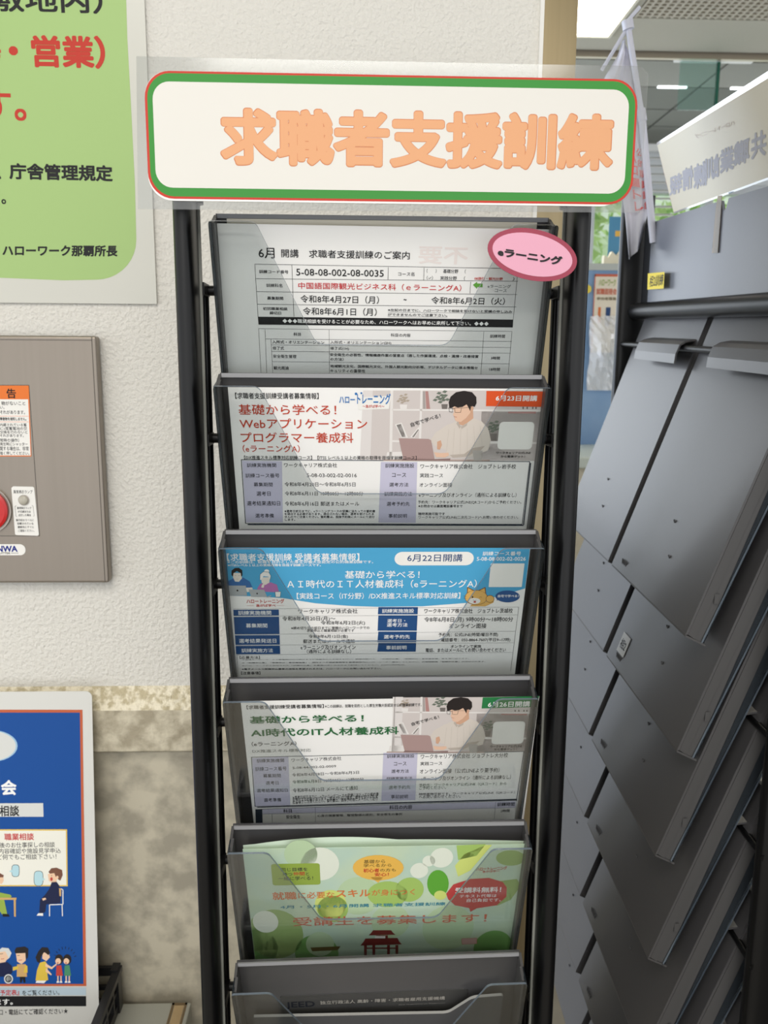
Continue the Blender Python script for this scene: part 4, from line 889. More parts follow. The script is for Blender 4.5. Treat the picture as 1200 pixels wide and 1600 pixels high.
  ["P",[258.59,282.44,263.36,282.07,264.82,293.3,257.89,293.39],"red2",6],
  ["P",[259.19,293.42,260.48,293.44,260.34,299.39,259.04,299.36],"skinp",6],
  ["P",[262.21,293.48,263.51,293.5,263.37,299.45,262.07,299.42],"skinp",6],
  ["P",[258.62,298.9,260.78,298.94,260.74,300.77,258.14,300.72],"wc",7],
  ["P",[261.65,298.96,263.81,299.0,263.98,300.84,261.39,300.78],"wc",7],
  ["P",[273.66,276.33,273.37,278.2,272.61,279.83,271.49,281.04,270.14,281.66,268.71,281.63,267.38,280.96,266.32,279.71,265.65,278.06,265.45,276.18,265.74,274.31,266.49,272.68,267.61,271.48,268.97,270.85,270.39,270.88,271.72,271.56,272.78,272.8,273.45,274.45],"hair",6],
  ["P",[271.45,278.12,271.14,279.5,270.34,280.59,269.19,281.19,267.94,281.17,266.83,280.53,266.08,279.4,265.83,278.01,266.15,276.63,266.95,275.53,268.09,274.94,269.34,274.96,270.45,275.6,271.21,276.73],"skinp",7],
  ["P",[268.82,279.89,268.61,280.53,268.15,280.79,267.69,280.52,267.52,279.87,267.72,279.23,268.19,278.97,268.64,279.24],"red2",8],
  ["P",[266.8,282.59,271.57,282.23,273.04,293.46,266.11,293.55],"ill_g",6],
  ["P",[267.41,293.58,268.7,293.6,268.56,299.55,267.26,299.53],"skinp",6],
  ["P",[270.44,293.64,271.73,293.66,271.59,299.61,270.29,299.58],"skinp",6],
  ["P",[266.84,299.06,269.01,299.1,268.96,300.93,266.36,300.88],"wc",7],
  ["P",[269.87,299.12,272.04,299.16,272.21,301.0,269.61,300.95],"wc",7],
  ["L",258.55,272.31,256.55,271.34,0.6,"k",6],
  ["L",260.07,269.34,258.41,267.63,0.6,"k",6],
  ["L",262.3,267.05,261.15,264.77,0.6,"k",6],
  ["L",265.02,265.66,264.49,263.02,0.6,"k",6],
  ["L",267.98,265.29,268.12,262.57,0.6,"k",6],
  ["L",270.89,266.0,271.68,263.44,0.6,"k",6],
  ["L",273.45,267.7,274.83,265.57,0.6,"k",6],
  ["L",275.42,270.24,277.24,268.75,0.6,"k",6],
  ["L",276.6,273.37,278.7,272.65,0.6,"k",6],
  ["P",[19.74,301.94,287.49,306.34,287.52,314.61,19.39,309.65],"palebl",3],
  ["T","予定表』",201.38,307.15,220.62,313.26,"red",2,0.0,4],
  ["T","をご覧ください。",223.57,308.05,260.85,313.84,"k",1,0.0,4],
  ["P",[19.35,310.56,287.5,315.53,287.26,326.33,18.87,321.46],"k",3],
  ["T","ます。",196.35,316.89,213.86,323.21,"w",2,0.0,4],
  ["T","口・電話にてご確認ください★",199.69,327.96,268.83,334.01,"k",1,0.0,4],
 ]),
 'badge': dict(o=[0.10929, 0.526, 1.5187], x=[0.98058, 0.0, -0.19612], y=[-0.19612, 0.0, -0.98058], w=1, h=1, i=[
  ["A","eラーニング",-22.12,-0.06,18.69,-2.74,-21.31,5.28,"k",4,4],
 ]),
 'yellow': dict(o=[0.3668, 1.06038, 1.56735], x=[-0.00999, -0.99885, -0.04695], y=[0.00047, 0.04694, -0.9989], w=1, h=1, i=[
  ["P",[3.58,0.23,62.76,2.02,64.24,21.2,6.28,19.96],"yel2",1],
  ["T","相2訓練",12.94,3.71,61.23,17.52,"k",1,0.0,4],
 ]),
 'header': dict(o=[0.35118, 1.00663, 1.70602], x=[-0.00999, -0.99885, -0.04695], y=[0.31918, 0.04131, -0.94679], w=1, h=1, i=[
  ["A","報",52.79,39.75,14.73,38.89,39.48,60.12,"hdrk",3,4],
  ["A","情",85.82,38.25,54.19,37.47,71.8,60.93,"hdrk",3,4],
  ["A","練",121.2,39.72,85.46,38.86,106.96,64.23,"hdrk",3,4],
  ["A","訓",152.93,39.0,117.22,38.07,140.74,61.0,"hdrk",3,4],
  ["A","業",186.25,37.94,153.97,37.03,174.88,59.68,"hdrk",3,4],
  ["A","職",218.39,37.84,185.12,36.85,208.13,58.64,"hdrk",3,4],
  ["A","共",250.85,37.84,221.37,36.93,241.1,58.96,"hdrk",3,4],
  ["A","ハロートレーニング",196.78,17.84,105.84,11.12,195.93,22.32,"hdrp",1,4],
 ]),
 'traylabel': dict(o=[0.2985, 0.87585, 1.1524], x=[-0.00999, -0.99885, -0.04695], y=[0.30546, 0.04166, -0.95129], w=1, h=1, i=[
 ]),
}

# ================================================================== THE SETTING
M_wall = mat('wall_covering', 'E0DDD5', .85, bump=(250, .6, .0045))
M_wall_l = M_wall
M_stone = mat('limestone', 'D6CDB6', .8, bump=(110, .7, .003), vary=(60, .13, 'A89E88'))
M_stone2 = mat('limestone_smooth', 'CCC4AF', .5, bump=(60, .4, .0012), vary=(38, .11, 'A69F8E'))
M_bronze = mat('brushed_steel_strip', '82755A', .3, metal=.8, vary=(30, .4, '8D8064', (8, 8, .15)))
M_ceil = mat('ceiling_board', 'B4AF9F', .9, bump=(120, .3, .003))
M_dark = mat('dark_slot', '2E2A26', .7)
M_white = mat('white_paint', 'E8E6E0', .5)
M_floor = mat('floor_vinyl', '8C8474', .25, vary=(6, .2, '7F7768'))
M_lamp = mat('lamp_diffuser', 'FFFFFF', .5, emit=('FFF4DC', 6))

b = MB(); b.box((-1.7, .80, 1.127), (.1655, .93, 2.5)); wall = tag(b.build('wall_back', M_wall), kind='structure')
b = MB(); b.box((-1.7, .803, 0), (.1655, .93, 1.059)); b.build('trim_stone_panel', M_stone2); tag(bpy.data.objects['trim_stone_panel'], kind='structure'); bpy.data.objects['trim_stone_panel'].name = 'trim_2'
b = MB()
b.add([(-1.7, .80, 1.127), (.1655, .80, 1.127), (.1655, .787, 1.106), (-1.7, .787, 1.106)], [(0, 1, 2, 3)], 0)
b.add([(-1.7, .787, 1.106), (.1655, .787, 1.106), (.1655, .787, 1.062), (-1.7, .787, 1.062)], [(0, 1, 2, 3)], 1)
b.add([(-1.7, .787, 1.062), (.1655, .787, 1.062), (.1655, .791, 1.059), (-1.7, .791, 1.059)], [(0, 1, 2, 3)], 1)
b.box((-1.7, .7912, 1.059), (.1655, .93, 1.105), 1); b.box((-1.7, .8005, 1.105), (.1655, .93, 1.1265), 1)
M_rough = mat('limestone_rough', 'C4B899', .9, bump=(170, 1., .004), vary=(130, .07, 'EFE6CE'))
tag(b.build('trim_3', [M_rough, M_stone]), kind='structure')
b = MB(); b.box((.1655, .797, 0), (.1985, .93, 2.5)); b.box((.1645, .7955, 0), (.168, .80, 2.5), 1)
tag(b.build('trim_1', [M_bronze, M_white]), kind='structure')
b = MB(); b.box((-3.2, -3, -.02), (4.2, 4.3, 0)); tag(b.build('floor', M_floor), kind='structure')

# ceiling: near boards, steel slot, far tiles
b = MB(); b.box((-3.2, -3.0, 2.5), (.215, 2.955, 2.56)); b.box((.215, 2.842, 2.5), (4.2, 2.955, 2.56)); b.box((.815, 2.70, 2.5), (4.2, 2.842, 2.56)); b.box((.215, -3, 2.5), (.84, 2.24, 2.56)); b.box((.84, -3, 2.5), (4.2, 2.0, 2.56)); b.box((.815, 2.24, 2.5), (.84, 2.7, 2.56)); b.box((2.2, 2.0, 2.5), (4.2, 2.7, 2.56))
ceil = tag(b.build('ceiling', M_ceil), kind='structure')
b = MB(); b.box((-3.2, 2.955, 2.515), (4.2, 2.975, 2.56), 1); b.box((-3.2, 2.975, 2.485), (4.2, 2.992, 2.56), 0); b.box((-3.2, 2.992, 2.52), (4.2, 3.035, 2.56), 1)
tag(b.build('trim_4', [mat('slot_metal', 'A89C88', .4, metal=.5), M_dark]), kind='structure')
rnd = random.Random(2)
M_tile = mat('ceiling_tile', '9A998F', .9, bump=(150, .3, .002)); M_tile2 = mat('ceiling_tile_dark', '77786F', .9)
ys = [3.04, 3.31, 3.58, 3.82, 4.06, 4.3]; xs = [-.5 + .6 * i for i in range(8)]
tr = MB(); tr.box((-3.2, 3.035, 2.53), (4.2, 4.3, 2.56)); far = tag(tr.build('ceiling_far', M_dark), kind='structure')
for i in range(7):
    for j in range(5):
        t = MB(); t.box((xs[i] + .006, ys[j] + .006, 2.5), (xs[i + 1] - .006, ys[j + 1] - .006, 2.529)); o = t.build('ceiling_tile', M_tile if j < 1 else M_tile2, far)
# slim light line and smoke-barrier glass
for xx0, xx1, tx in ((1.14, 1.25, 'short thin light line on the ceiling just right of the flag'), (1.42, 1.75, 'longer thin light line on the ceiling right of the glass panel')):
    b = MB(); b.box((xx0, 3.295, 2.494), (xx1, 3.305, 2.501)); o = b.build('light_line', mat('line_lamp', 'FFFFFF', .5, emit=('F4FAFF', 3))); tag(o, tx, 'light')
g = empty('hanging_glass_screen', (1.24, 3.0, 2.36)); tag(g, 'clear green-edged glass panel hanging from the far ceiling', 'glass panel')
b = MB(); b.box((-.13, -.0, -.03), (0, .006, .125)); b.build('glass_pane', film('barrier_glass', 'E4F2EE', .6, .10, 'B4D2CC'), g)
b = MB(); b.box((0, -.003, -.03), (.008, .012, .14)); b.build('glass_edge', mat('glass_edge_green', '1E5A48', .2), g)
b = MB(); b.box((-.15, -.008, .125), (.12, .014, .14)); b.build('clamp_rail', M_white, g)

# ceiling lamp seen at the top
cl = empty('ceiling_lamp', (.515, 2.54, 2.5)); tag(cl, 'square bright white ceiling lamp beside the steel strip', 'ceiling light')
b = MB(); b.box((-.29, -.29, -.004), (.29, .29, .03)); b.build('diffuser', M_lamp, cl)
b = MB()
for a, c in (((-.30, -.30, -.007), (.30, -.29, .03)), ((-.30, .29, -.007), (.30, .30, .03)), ((-.30, -.29, -.007), (-.29, .29, .03)), ((.29, -.29, -.007), (.30, .29, .03))): b.box(a, c)
b.build('frame', mat('lamp_frame', 'CFC8B4', .5), cl)
# egg-crate grille
gr = empty('ceiling_grille', (1.5, 2.35, 2.5)); tag(gr, 'beige egg-crate grille set in the ceiling right of the lamp', 'grille')
b = MB()
for i in range(60): x = -.655 + i * .0225; b.box((x, -.345, 0), (x + .007, .345, .012))
for j in range(31): y = -.345 + j * .0225; b.box((-.655, y, .0005), (.69, y + .007, .0115))
tag(b.build('louvre_grid', mat('grille_metal', 'B5AC9A', .6), gr), kind='stuff')
b = MB(); b.box((-.655, -.345, .03), (.69, .345, .035)); b.build('grille_backing', mat('grille_back', '8F8877', .8), gr)

# far wall with window, slats and daylight garden
M_far = mat('far_wall_paint', 'D6D8D6', .8)
b = MB(); b.box((-3.2, 4.2, 0), (4.2, 4.3, 1.2)); b.box((-3.2, 4.2, 2.34), (4.2, 4.3, 2.52)); b.box((-3.2, 4.2, 1.2), (.55, 4.3, 2.34)); b.box((2.9, 4.2, 1.2), (4.2, 4.3, 2.34))
tag(b.build('wall_far', M_far), kind='structure')
wn = empty('window_1', (1.7, 4.25, 1.2)); tag(wn, kind='structure')
b = MB()
for x in (-1.15, -.56, .03, .62, 1.16): b.box((x, -.03, 0), (x + .04, .03, 1.14))
b.box((-1.15, -.03, 0), (1.2, .03, .04)); b.box((-1.15, -.03, 1.1), (1.2, .03, 1.14)); b.build('window_frame', mat('window_aluminium', 'C8CBCC', .4, metal=.4), wn)
b = MB(); b.box((-1.13, -.004, .02), (1.18, 0, 1.12)); b.build('window_pane', film('window_glass', 'F2F8F6', .5), wn)
bl = empty('slatted_blind', (1.405, 4.12, 1.5)); tag(bl, 'pale horizontal slatted blind beside the leafy window view', 'blind')
for i in range(25):
    z = .045 + i * .037; b = MB(); b.hexa([(-.115, -.012, z), (.13, -.012, z), (.13, .012, z + .012), (-.115, .012, z + .012), (-.115, -.012, z + .003), (.13, -.012, z + .003), (.13, .012, z + .015), (-.115, .012, z + .015)]); b.build('slat', M_white, bl)
b = MB(); b.box((-.118, -.015, .97), (.133, .015, 1.0)); b.build('head_rail', M_white, bl); b = MB(); b.box((-.118, -.01, 0), (.133, .01, .03)); b.build('bottom_rail', M_white, bl)
# greenery outside the window
rnd = random.Random(5); b = MB()
for i in range(5200):
    x = rnd.uniform(.3, 3.6); z = rnd.uniform(.2, 2.9); y = 5.4 + rnd.uniform(-.5, .6) + .3 * math.sin(x * 3)
    if rnd.random() < .12 + .12 * math.sin(x * 5 + z * 4): continue
    s = rnd.uniform(.03, .075); a = rnd.uniform(0, 6.28); c, d = math.cos(a), math.sin(a); t = rnd.uniform(-.6, .6)
    b.add([(x - s * c, y, z - s * d), (x + s * d * .4, y - s * t, z - s * c * .4), (x + s * c, y, z + s * d), (x - s * d * .4, y + s * t, z + s * c * .4)], [(0, 1, 2, 3)], rnd.choice((0, 0, 1, 2)))
def leafmat(n, c):
    m = mat(n, c, .6); return m
tag(b.build('garden_foliage', [leafmat('leaf_light', 'B9CF86'), leafmat('leaf_mid', '8FB35F'), leafmat('leaf_pale', 'DCE6C4')]), 'sunlit green leaves outside the far window', 'foliage', kind='stuff')
b = MB(); b.box((-1, 6.9, -.1), (5, 7.0, 3.2)); tag(b.build('garden_wall', mat('garden_render', 'D8DCCF', .8)), 'pale sunlit wall behind the garden leaves', 'garden wall')

# blue partition with posters, counter
pa = empty('partition_screen', (1.05, 2.22, 0)); tag(pa, 'blue fabric office partition with a pale top rail', 'partition')
b = MB(); b.box((-.55, -.02, .06), (.75, .02, 1.70)); b.build('panel', mat('blue_fabric', '6F92BC', .75, bump=(400, .2, .001), vary=(5, .2, '93ADCB')), pa)
b = MB(); b.box((-.555, -.024, 1.70), (.755, .024, 1.717)); b.build('top_rail', mat('rail_pale', 'B9BDB8', .5), pa)
for x in (-.45, .65):
    b = MB(); b.box((x - .02, -.16, 0), (x + .02, .16, .03)); b.box((x - .012, -.02, .03), (x + .012, .02, .06)); b.build('foot', mat('rail_pale'), pa)
def poster(name, label, x, z, w_, h_, y, col, items, cat='poster', bord=None):
    o = empty(name, (x, y, z)); tag(o, label, cat)
    b = MB(); b.box((0, 0, -h_), (w_, .001, 0)); b.build('paper', mat('poster_' + col, col, .5), o)
    v = MB(); keys = []
    for (x0, z0, x1, z1, c) in items:
        if c not in keys: keys.append(c)
        v.box((x0 * w_, -.0006 - .0001 * len(keys), -z1 * h_), (x1 * w_, -.0001, -z0 * h_), keys.index(c))
    v.build('print', [ink(k) for k in keys], o); return o
def far_text(o, txts):
    its = []
    for (t, x0, y0, x1, y1, c, bd) in txts: its.append(['T', t, x0, y0, x1, y1, c, bd, 0, 12])
    p = build_print(its, o, name='lettering'); p.rotation_euler = (math.radians(90), 0, 0); p.location = (0, -.0008, 0)
p1 = poster('recruitment_poster', 'cream poster with orange border pinned on the blue partition', .622, 1.69, .068, .20, 2.196, 'E9DEC9', [(0, 0, 1, .03, 'or3'), (0, 0, .03, 1, 'or3'), (.97, 0, 1, 1, 'or3'), (.2, .42, .3, .62, 'or2'), (.5, .42, .68, .66, 'navy2')])
far_text(p1, [('ハローワーク', 12, 12, 56, 30, 'olive', 2), ('就職面接会', 6, 36, 60, 52, 'or3', 2), ('参加者募集', 8, 58, 60, 66, 'brown', 1)])
p2 = poster('green_notice_sheet', 'pale green notice sheet right of the cream poster', .695, 1.70, .03, .20, 2.196, 'D9E3C9', [(.1, .3, .8, .42, 'dgreen'), (.1, .5, .8, .56, 'dgreen'), (.1, .62, .8, .66, 'dgreen')])
# clear plastic bags over the lower part of the posters
def bag(name, label, x, z, w_, h_, seed):
    r = random.Random(seed); vs = []; n, m_ = 9, 16
    for j in range(m_ + 1):
        for i in range(n + 1):
            u, v_ = i / n, j / m_; ww = 1 + .06 * math.sin(v_ * 9)
            vs.append((x + w_ * (.5 + (u - .5) * ww), 2.185 - .025 * math.sin(math.pi * u) * math.sin(math.pi * min(1, v_ + .12)) - r.uniform(0, .008), z - h_ * v_ - (r.uniform(0, .006) if j == 0 else 0)))
    fs = [(j * (n + 1) + i, j * (n + 1) + i + 1, (j + 1) * (n + 1) + i + 1, (j + 1) * (n + 1) + i) for j in range(m_) for i in range(n)]
    o = obj(name, vs, fs, film('bag_film', 'F4F4F2', .35, .62, 'F6F4F2', .3)); tag(o, label, 'bag'); return o
bag('plastic_bag', 'white plastic bag hanging over the cream poster', .612, 1.585, .075, .195, 3)
bag('plastic_bag', 'narrow white plastic bag over the green notice sheet', .69, 1.585, .034, .20, 4)
o = MB(); o.tube((.604, 2.196, 1.652), (.604, 2.1995, 1.652), .011, 18); tag(o.build('yellow_disc', mat('yellow_disc', 'E8CF4A', .5)), 'small yellow round sticker at the partition edge', 'sticker')
# leaflet card standing on the partition top, blue with orange bird shape
o = poster('blue_card', 'blue card with an orange mark standing behind the partition', .672, 1.845, .05, .12, 2.26, '4E8FB5', [(.35, .3, .75, .42, 'amber')], 'card')
b = MB()
pts = [(.655, 1.728), (.656, 1.752), (.668, 1.745), (.676, 1.762), (.69, 1.75), (.70, 1.764), (.716, 1.748), (.726, 1.752), (.727, 1.728)]
b.prism([(x, 2.235, z - .009) for x, z in pts], (0, 1, 0), .02); tag(b.build('paper_crane_pile', mat('cream_paper', 'E6DFC8', .7)), 'cream paper box with a ragged top on the partition', 'box')
ct = empty('counter', (1.0, 1.98, 0)); tag(ct, 'pale counter with a light top beyond the black post', 'counter')
b = MB(); b.box((-.6, -.16, 1.225), (.8, .16, 1.25)); bevel(b.build('worktop', mat('counter_top', 'C4CBC2', .4), ct), .004)
b = MB(); b.box((-.58, -.13, 0), (.78, .14, 1.225)); b.build('front_panel', mat('counter_front', 'D9D2C0', .6, vary=(3, .2, 'C9C0AA')), ct)
b = MB(); b.box((-.385, -.141, .95), (-.34, -.13, 1.16)); b.build('kick_sign', mat('counter_orange', 'B9713A', .5), ct)

# ================================================================== WALL ITEMS
M_paper = mat('paper', 'F5F3F0', .6); M_paperg = mat('paper_grey', 'DAD9D7', .6)
def sheet(name, key, label, cat, mats=None, outline=None, t=.0003, group=None, body=True, bodyname='paper', clamp=False):
    d = DATA[key]; o = empty(name); o.matrix_world = frame_matrix(d); tag(o, label, cat, group)
    if body: plate(bodyname, outline or rect(d['w'] / 1000, d['h'] / 1000), t, mats or M_paper, o)
    if d['i']: build_print(d['i'], o, d['w'] if clamp else None)
    return o
M_lamgreen = mat('laminated_notice', 'CFCEC4', .35, coat=.4)
o = sheet('green_notice_board', 'green', 'large laminated green notice with red and black lettering, top left', 'notice', M_lamgreen, t=.0012)

# shutter control plate
M_steel = mat('brushed_plate', '968C81', .36, metal=.65, vary=(30, .45, '8E857A', (6, .15, 6)))
M_steel2 = mat('plate_edge', '9A948C', .3, metal=.8)
d = DATA['panel']; P = empty('shutter_control_plate'); P.matrix_world = frame_matrix(d); tag(P, 'brushed steel shutter control plate with warning labels and red button', 'control panel')
b = MB(); W_, H_ = .22, .2365
b.box((-.12, -H_, -.012), (W_, 0, 0)); pl_ = b.build('face_plate', [M_steel, M_steel2], P); bevel(pl_, .0022, 3)
b = MB(); b.box((W_ - .0042, -H_ + .001, -.0001), (W_ - .0036, -.001, .0003)); b.box((-.12, -.0042, -.0001), (W_ - .0036, -.0036, .0003)); b.build('folded_edge', mat('edge_dark', '5E5850', .4, metal=.6), P)
build_print(d['i'], P, base=.0001)
bx, by = .10831, -.16362
b = MB(); b.tube((bx, by, -.001), (bx, by, .0022), .0232, 48); b.build('button_ring', mat('ring_steel', 'A39A90', .3, metal=.8), P)
rb = MB(); rb.tube((bx, by, .001), (bx, by, .0048), .0208, 48); rb.tube((bx, by, .0048), (bx, by, .0058), .0208, 48, r2=.0185); rb.build('red_button', mat('red_plastic', 'C81E1E', .3), P)
lx, ly = .14358, -.15444
b = MB(); b.tube((lx, ly, 0), (lx, ly, .0012), .0051, 28); b.build('lamp_bezel', mat('ring_steel'), P)
b = MB()
for i in range(5):
    r0 = .0045 * math.cos(i * .3); r1 = .0045 * math.cos((i + 1) * .3)
    b.tube((lx, ly, .0012 + .0024 * math.sin(i * .3)), (lx, ly, .0012 + .0024 * math.sin((i + 1) * .3)), r0, 24, r2=r1)
b.build('indicator_lamp', mat('lamp_glass', 'B9B4A6', .15), P)

# blue poster, crate, side table
d = DATA['blue']; d['h'] = 352.0
M_lamblue = mat('laminate_poster', 'D6D5CF', .4, coat=.5)
bp = empty('blue_event_poster'); bp.matrix_world = frame_matrix(d); tag(bp, 'blue laminated poster with cartoon people leaning on the wall', 'poster')
plate('laminate', rect(.312, .352, .006, -.012, 0), .0008, M_lamblue, bp)
build_print([q for q in d['i']], bp)
M_black = mat('black_plastic', '1B1B1D', .4)
cr = empty('plastic_crate', (-.41, .69, .773)); tag(cr, 'black slatted plastic crate holding the blue poster', 'crate')
b = MB(); x0, x1, y0, y1, hh = -.16, .158, -.09, .09, .0495
b.box((x0, y0, 0), (x1, y1, .003)); b.build('base', M_black, cr)
def crate_wall(a, c, inner):
    b = MB(); A = Vector(a); B = Vector(c); d_ = (B - A).normalized(); n_ = Vector(inner) * .004; L_ = (B - A).length
    def seg(s0, s1, z0, z1):
        p = [A + d_ * s0, A + d_ * s1]; q = [p[0] + n_, p[1] + n_]
        b.hexa([(*p[0].xy, z0), (*p[1].xy, z0), (*q[1].xy, z0), (*q[0].xy, z0), (*p[0].xy, z1), (*p[1].xy, z1), (*q[1].xy, z1), (*q[0].xy, z1)])
    seg(0, L_, 0.003, .010); seg(0, L_, .040, .0495); seg(0, L_, .023, .027)
    k = int(L_ / .022)
    for i in range(k + 1):
        s_ = min(i * L_ / k, L_ - .004); seg(s_, s_ + .004, .010, .023); seg(s_, s_ + .004, .027, .040)
    b.build('side_wall', M_black, cr)
crate_wall((x1, y0, 0), (x1, y1, 0), (-1, 0, 0)); crate_wall((x0, y0, 0), (x0, y1, 0), (1, 0, 0)); crate_wall((x0 + .004, y1, 0), (x1 - .004, y1, 0), (0, -1, 0)); crate_wall((x0 + .004, y0, 0), (x1 - .004, y0, 0), (0, 1, 0))
b = MB(); b.box((x1, y0 - .002, .043), (x1 + .004, y1, .0495)); b.box((x1 - .006, y1 - .01, 0), (x1 + .002, y1 + .002, .051)); b.build('rim', M_black, cr)
tb = empty('side_table', (-.60, .585, 0)); tag(tb, 'pale grey low cabinet under the crate beside the wall', 'cabinet')
b = MB(); b.box((-.5, -.19, .752), (.422, .20, .772)); bevel(b.build('table_top', mat('table_grey', 'A3A399', .5), tb), .0015)
b = MB(); b.box((-.48, -.17, .0), (.40, .18, .752)); b.build('body', mat('table_body', 'B5B2A8', .6), tb)
b = MB(); b.box((.405, -.10, .772), (.4155, .195, .7726)); b.build('wood_inlay', mat('inlay_tan', 'B79F78', .6, vary=(60, .3, 'A68C66')), tb)
b = MB(); b.box((.402, -.10, .772), (.4045, .1985, .7728)); b.box((.416, -.10, .772), (.418, .1985, .7728)); b.box((.402, .1955, .772), (.418, .1985, .7728)); b.build('inlay_edge', mat('inlay_brown', '6F5C40', .6), tb)

# ================================================================== TRAYS AND RACKS
M_tray = mat('tray_grey_plastic', '4E4D4E', .34, bump=(700, .08, .0004), spec=.7, coat=.12)
M_trayin = mat('tray_side_grey', '4E4D4D', .4)
M_clear = film('tray_clear_plastic', 'EEF0F0', .12, .0, 'B8C4CC', .08)
M_clearedge = film('tray_clear_edge', '98A6B4', 1.0, .6, '7E8994', .1)
M_clearside = film('tray_clear_side', 'B2B8BE', .6, .16, '59626B', .12)
HW = .1095; TH = .28
def yb(z): return -.33 * z
def yf(z): return -.026 + .368 * (-z - .0085)
def make_tray(name='document_tray'):
    r = empty(name)
    b = MB()     # back panel, a plate 2.2 mm thick with a thicker top lip
    b.hexa([(-HW, yb(-TH) - .0022, -TH), (HW, yb(-TH) - .0022, -TH), (HW, yb(-TH), -TH), (-HW, yb(-TH), -TH), (-HW + .001, -.0022, 0), (HW - .001, -.0022, 0), (HW - .001, 0, 0), (-HW + .001, 0, 0)])
    bp_ = b.build('back_panel', M_tray, r)
    b = MB(); b.box((-HW + .002, -.0036, -.003), (HW - .002, -.0023, -.0002)); b.build('top_lip', mat('tray_lip', '8E8E90', .4), r)
    for sx in (-1, 1):
        b = MB()
        for (f0, f1, ox) in ((0, .46, 0), (.48, .86, -.0012)):
            def Y(z, f): return yb(z) + (yf(z) - yb(z)) * f - (.0024 if f == 0 else 0)
            xo = sx * (HW + ox); xi = sx * (HW + ox - .002); zt = -.0008 - .0075 * f0 * 1.; zt1 = -.0008 - .008 * f1
            b.hexa([(xo, Y(-TH, f0), -TH - .009 * f0), (xo, Y(-TH, f1) , -TH - .009 * f1), (xi, Y(-TH, f1), -TH - .009 * f1), (xi, Y(-TH, f0), -TH - .009 * f0), (xo, Y(zt, f0), zt), (xo, Y(zt1, f1), zt1 - .001), (xi, Y(zt1, f1), zt1 - .001), (xi, Y(zt, f0), zt)])
        b.build('side_wall', M_trayin, r)
    for sx in (-1, 1):
        z = -.245; y = yb(z) + (yf(z) - yb(z)) * .62; xs_ = sorted((sx * HW, sx * (HW + .0006)))
        b = MB(); b.box((xs_[0], y - .002, z - .007), (xs_[1], y + .002, z + .002)); b.build('clip', M_trayin, r)
    b = MB(); z = -TH; b.hexa([(-HW, yf(z), z - .011), (HW, yf(z), z - .011), (HW, yb(z), z - .002), (-HW, yb(z), z - .002), (-HW, yf(z), z - .009), (HW, yf(z), z - .009), (HW, yb(z), z), (-HW, yb(z), z)]); b.build('bottom', M_trayin, r)
    # clear cover: front plate with a deep trapezoid cut-out
    zt = -.0085; cz = -.0085 - .074
    loop = [(-HW, yf(-TH - .009), -TH - .009), (HW, yf(-TH - .009), -TH - .009), (HW, yf(zt), zt), (.0805, yf(zt), zt), (.0442, yf(cz), cz), (-.0442, yf(cz), cz), (-.0805, yf(zt), zt), (-HW, yf(zt), zt)]
    loop = fillet(loop, [0, 0, .002, .006, .009, .009, .006, .002], 5)
    n = Vector((0, -1, -.368)).normalized()
    b = MB(); b.prism([Vector(p) - n * .0 for p in loop], -n, .0016, 0, 1)
    cv = b.build('front_cover', [M_clear, M_clearedge], r)
    for sx in (-1, 1):
        b = MB()
        def Y2(z, f): return yb(z) + (yf(z) - yb(z)) * f
        xo = sx * HW; xi = sx * (HW - .0016)
        b.hexa([(xo, Y2(-TH, 1) + .002, -TH - .009), (xo, Y2(-TH, .87), -TH - .008), (xi, Y2(-TH, .87), -TH - .008), (xi, Y2(-TH, 1) + .002, -TH - .009), (xo, Y2(zt, 1) + .002, zt), (xo, Y2(zt, .5), zt + .003), (xi, Y2(zt, .5), zt + .003), (xi, Y2(zt, 1) + .002, zt)])
        b.build('cover_side', M_clearside, cv)
    b = MB()     # hook over the bar, at the rear
    z0 = -.030; xa, xb_ = -.100, .045
    prof = [(yb(-.034) + .0002, -.034), (yb(-.034) + .011, -.036), (yb(-.04) + .0155, -.040), (yb(-.05) + .016, -.050), (yb(-.06) + .0135, -.060)]
    vs = []; fs = []
    for i, (y, z) in enumerate(prof):
        vs += [(xa, y, z), (xb_, y, z)]
        if i: fs.append((2 * i - 2, 2 * i - 1, 2 * i + 1, 2 * i))
    b.add(vs, fs)
    o = b.build('hook', M_tray, r); s_ = o.modifiers.new('thickness', 'SOLIDIFY'); s_.thickness = .0018
    for (x, z) in ((-.02, -.235), (.0, -.205)):   # dimples moulded into the back
        b = MB(); b.tube((x, yb(z) + .0002, z), (x, yb(z) + .0011, z - .0002), .0018, 14); b.build('dimple', mat('tray_mark', '4A4A4B', .5), r)
    b = MB()
    for i in range(4): b.box((.07 + i * .004, yb(-.27) - .0002, -.272), (.0712 + i * .004, yb(-.27) + .0008, -.266))
    tag(b.build('moulded_mark', mat('tray_mark', '4A4A4B', .5), r), kind='stuff')
    return r
def copy_tree(o, parent=None):
    c = o.copy(); C.objects.link(c); c.parent = parent
    for ch in list(o.children): copy_tree(ch, c)
    return c

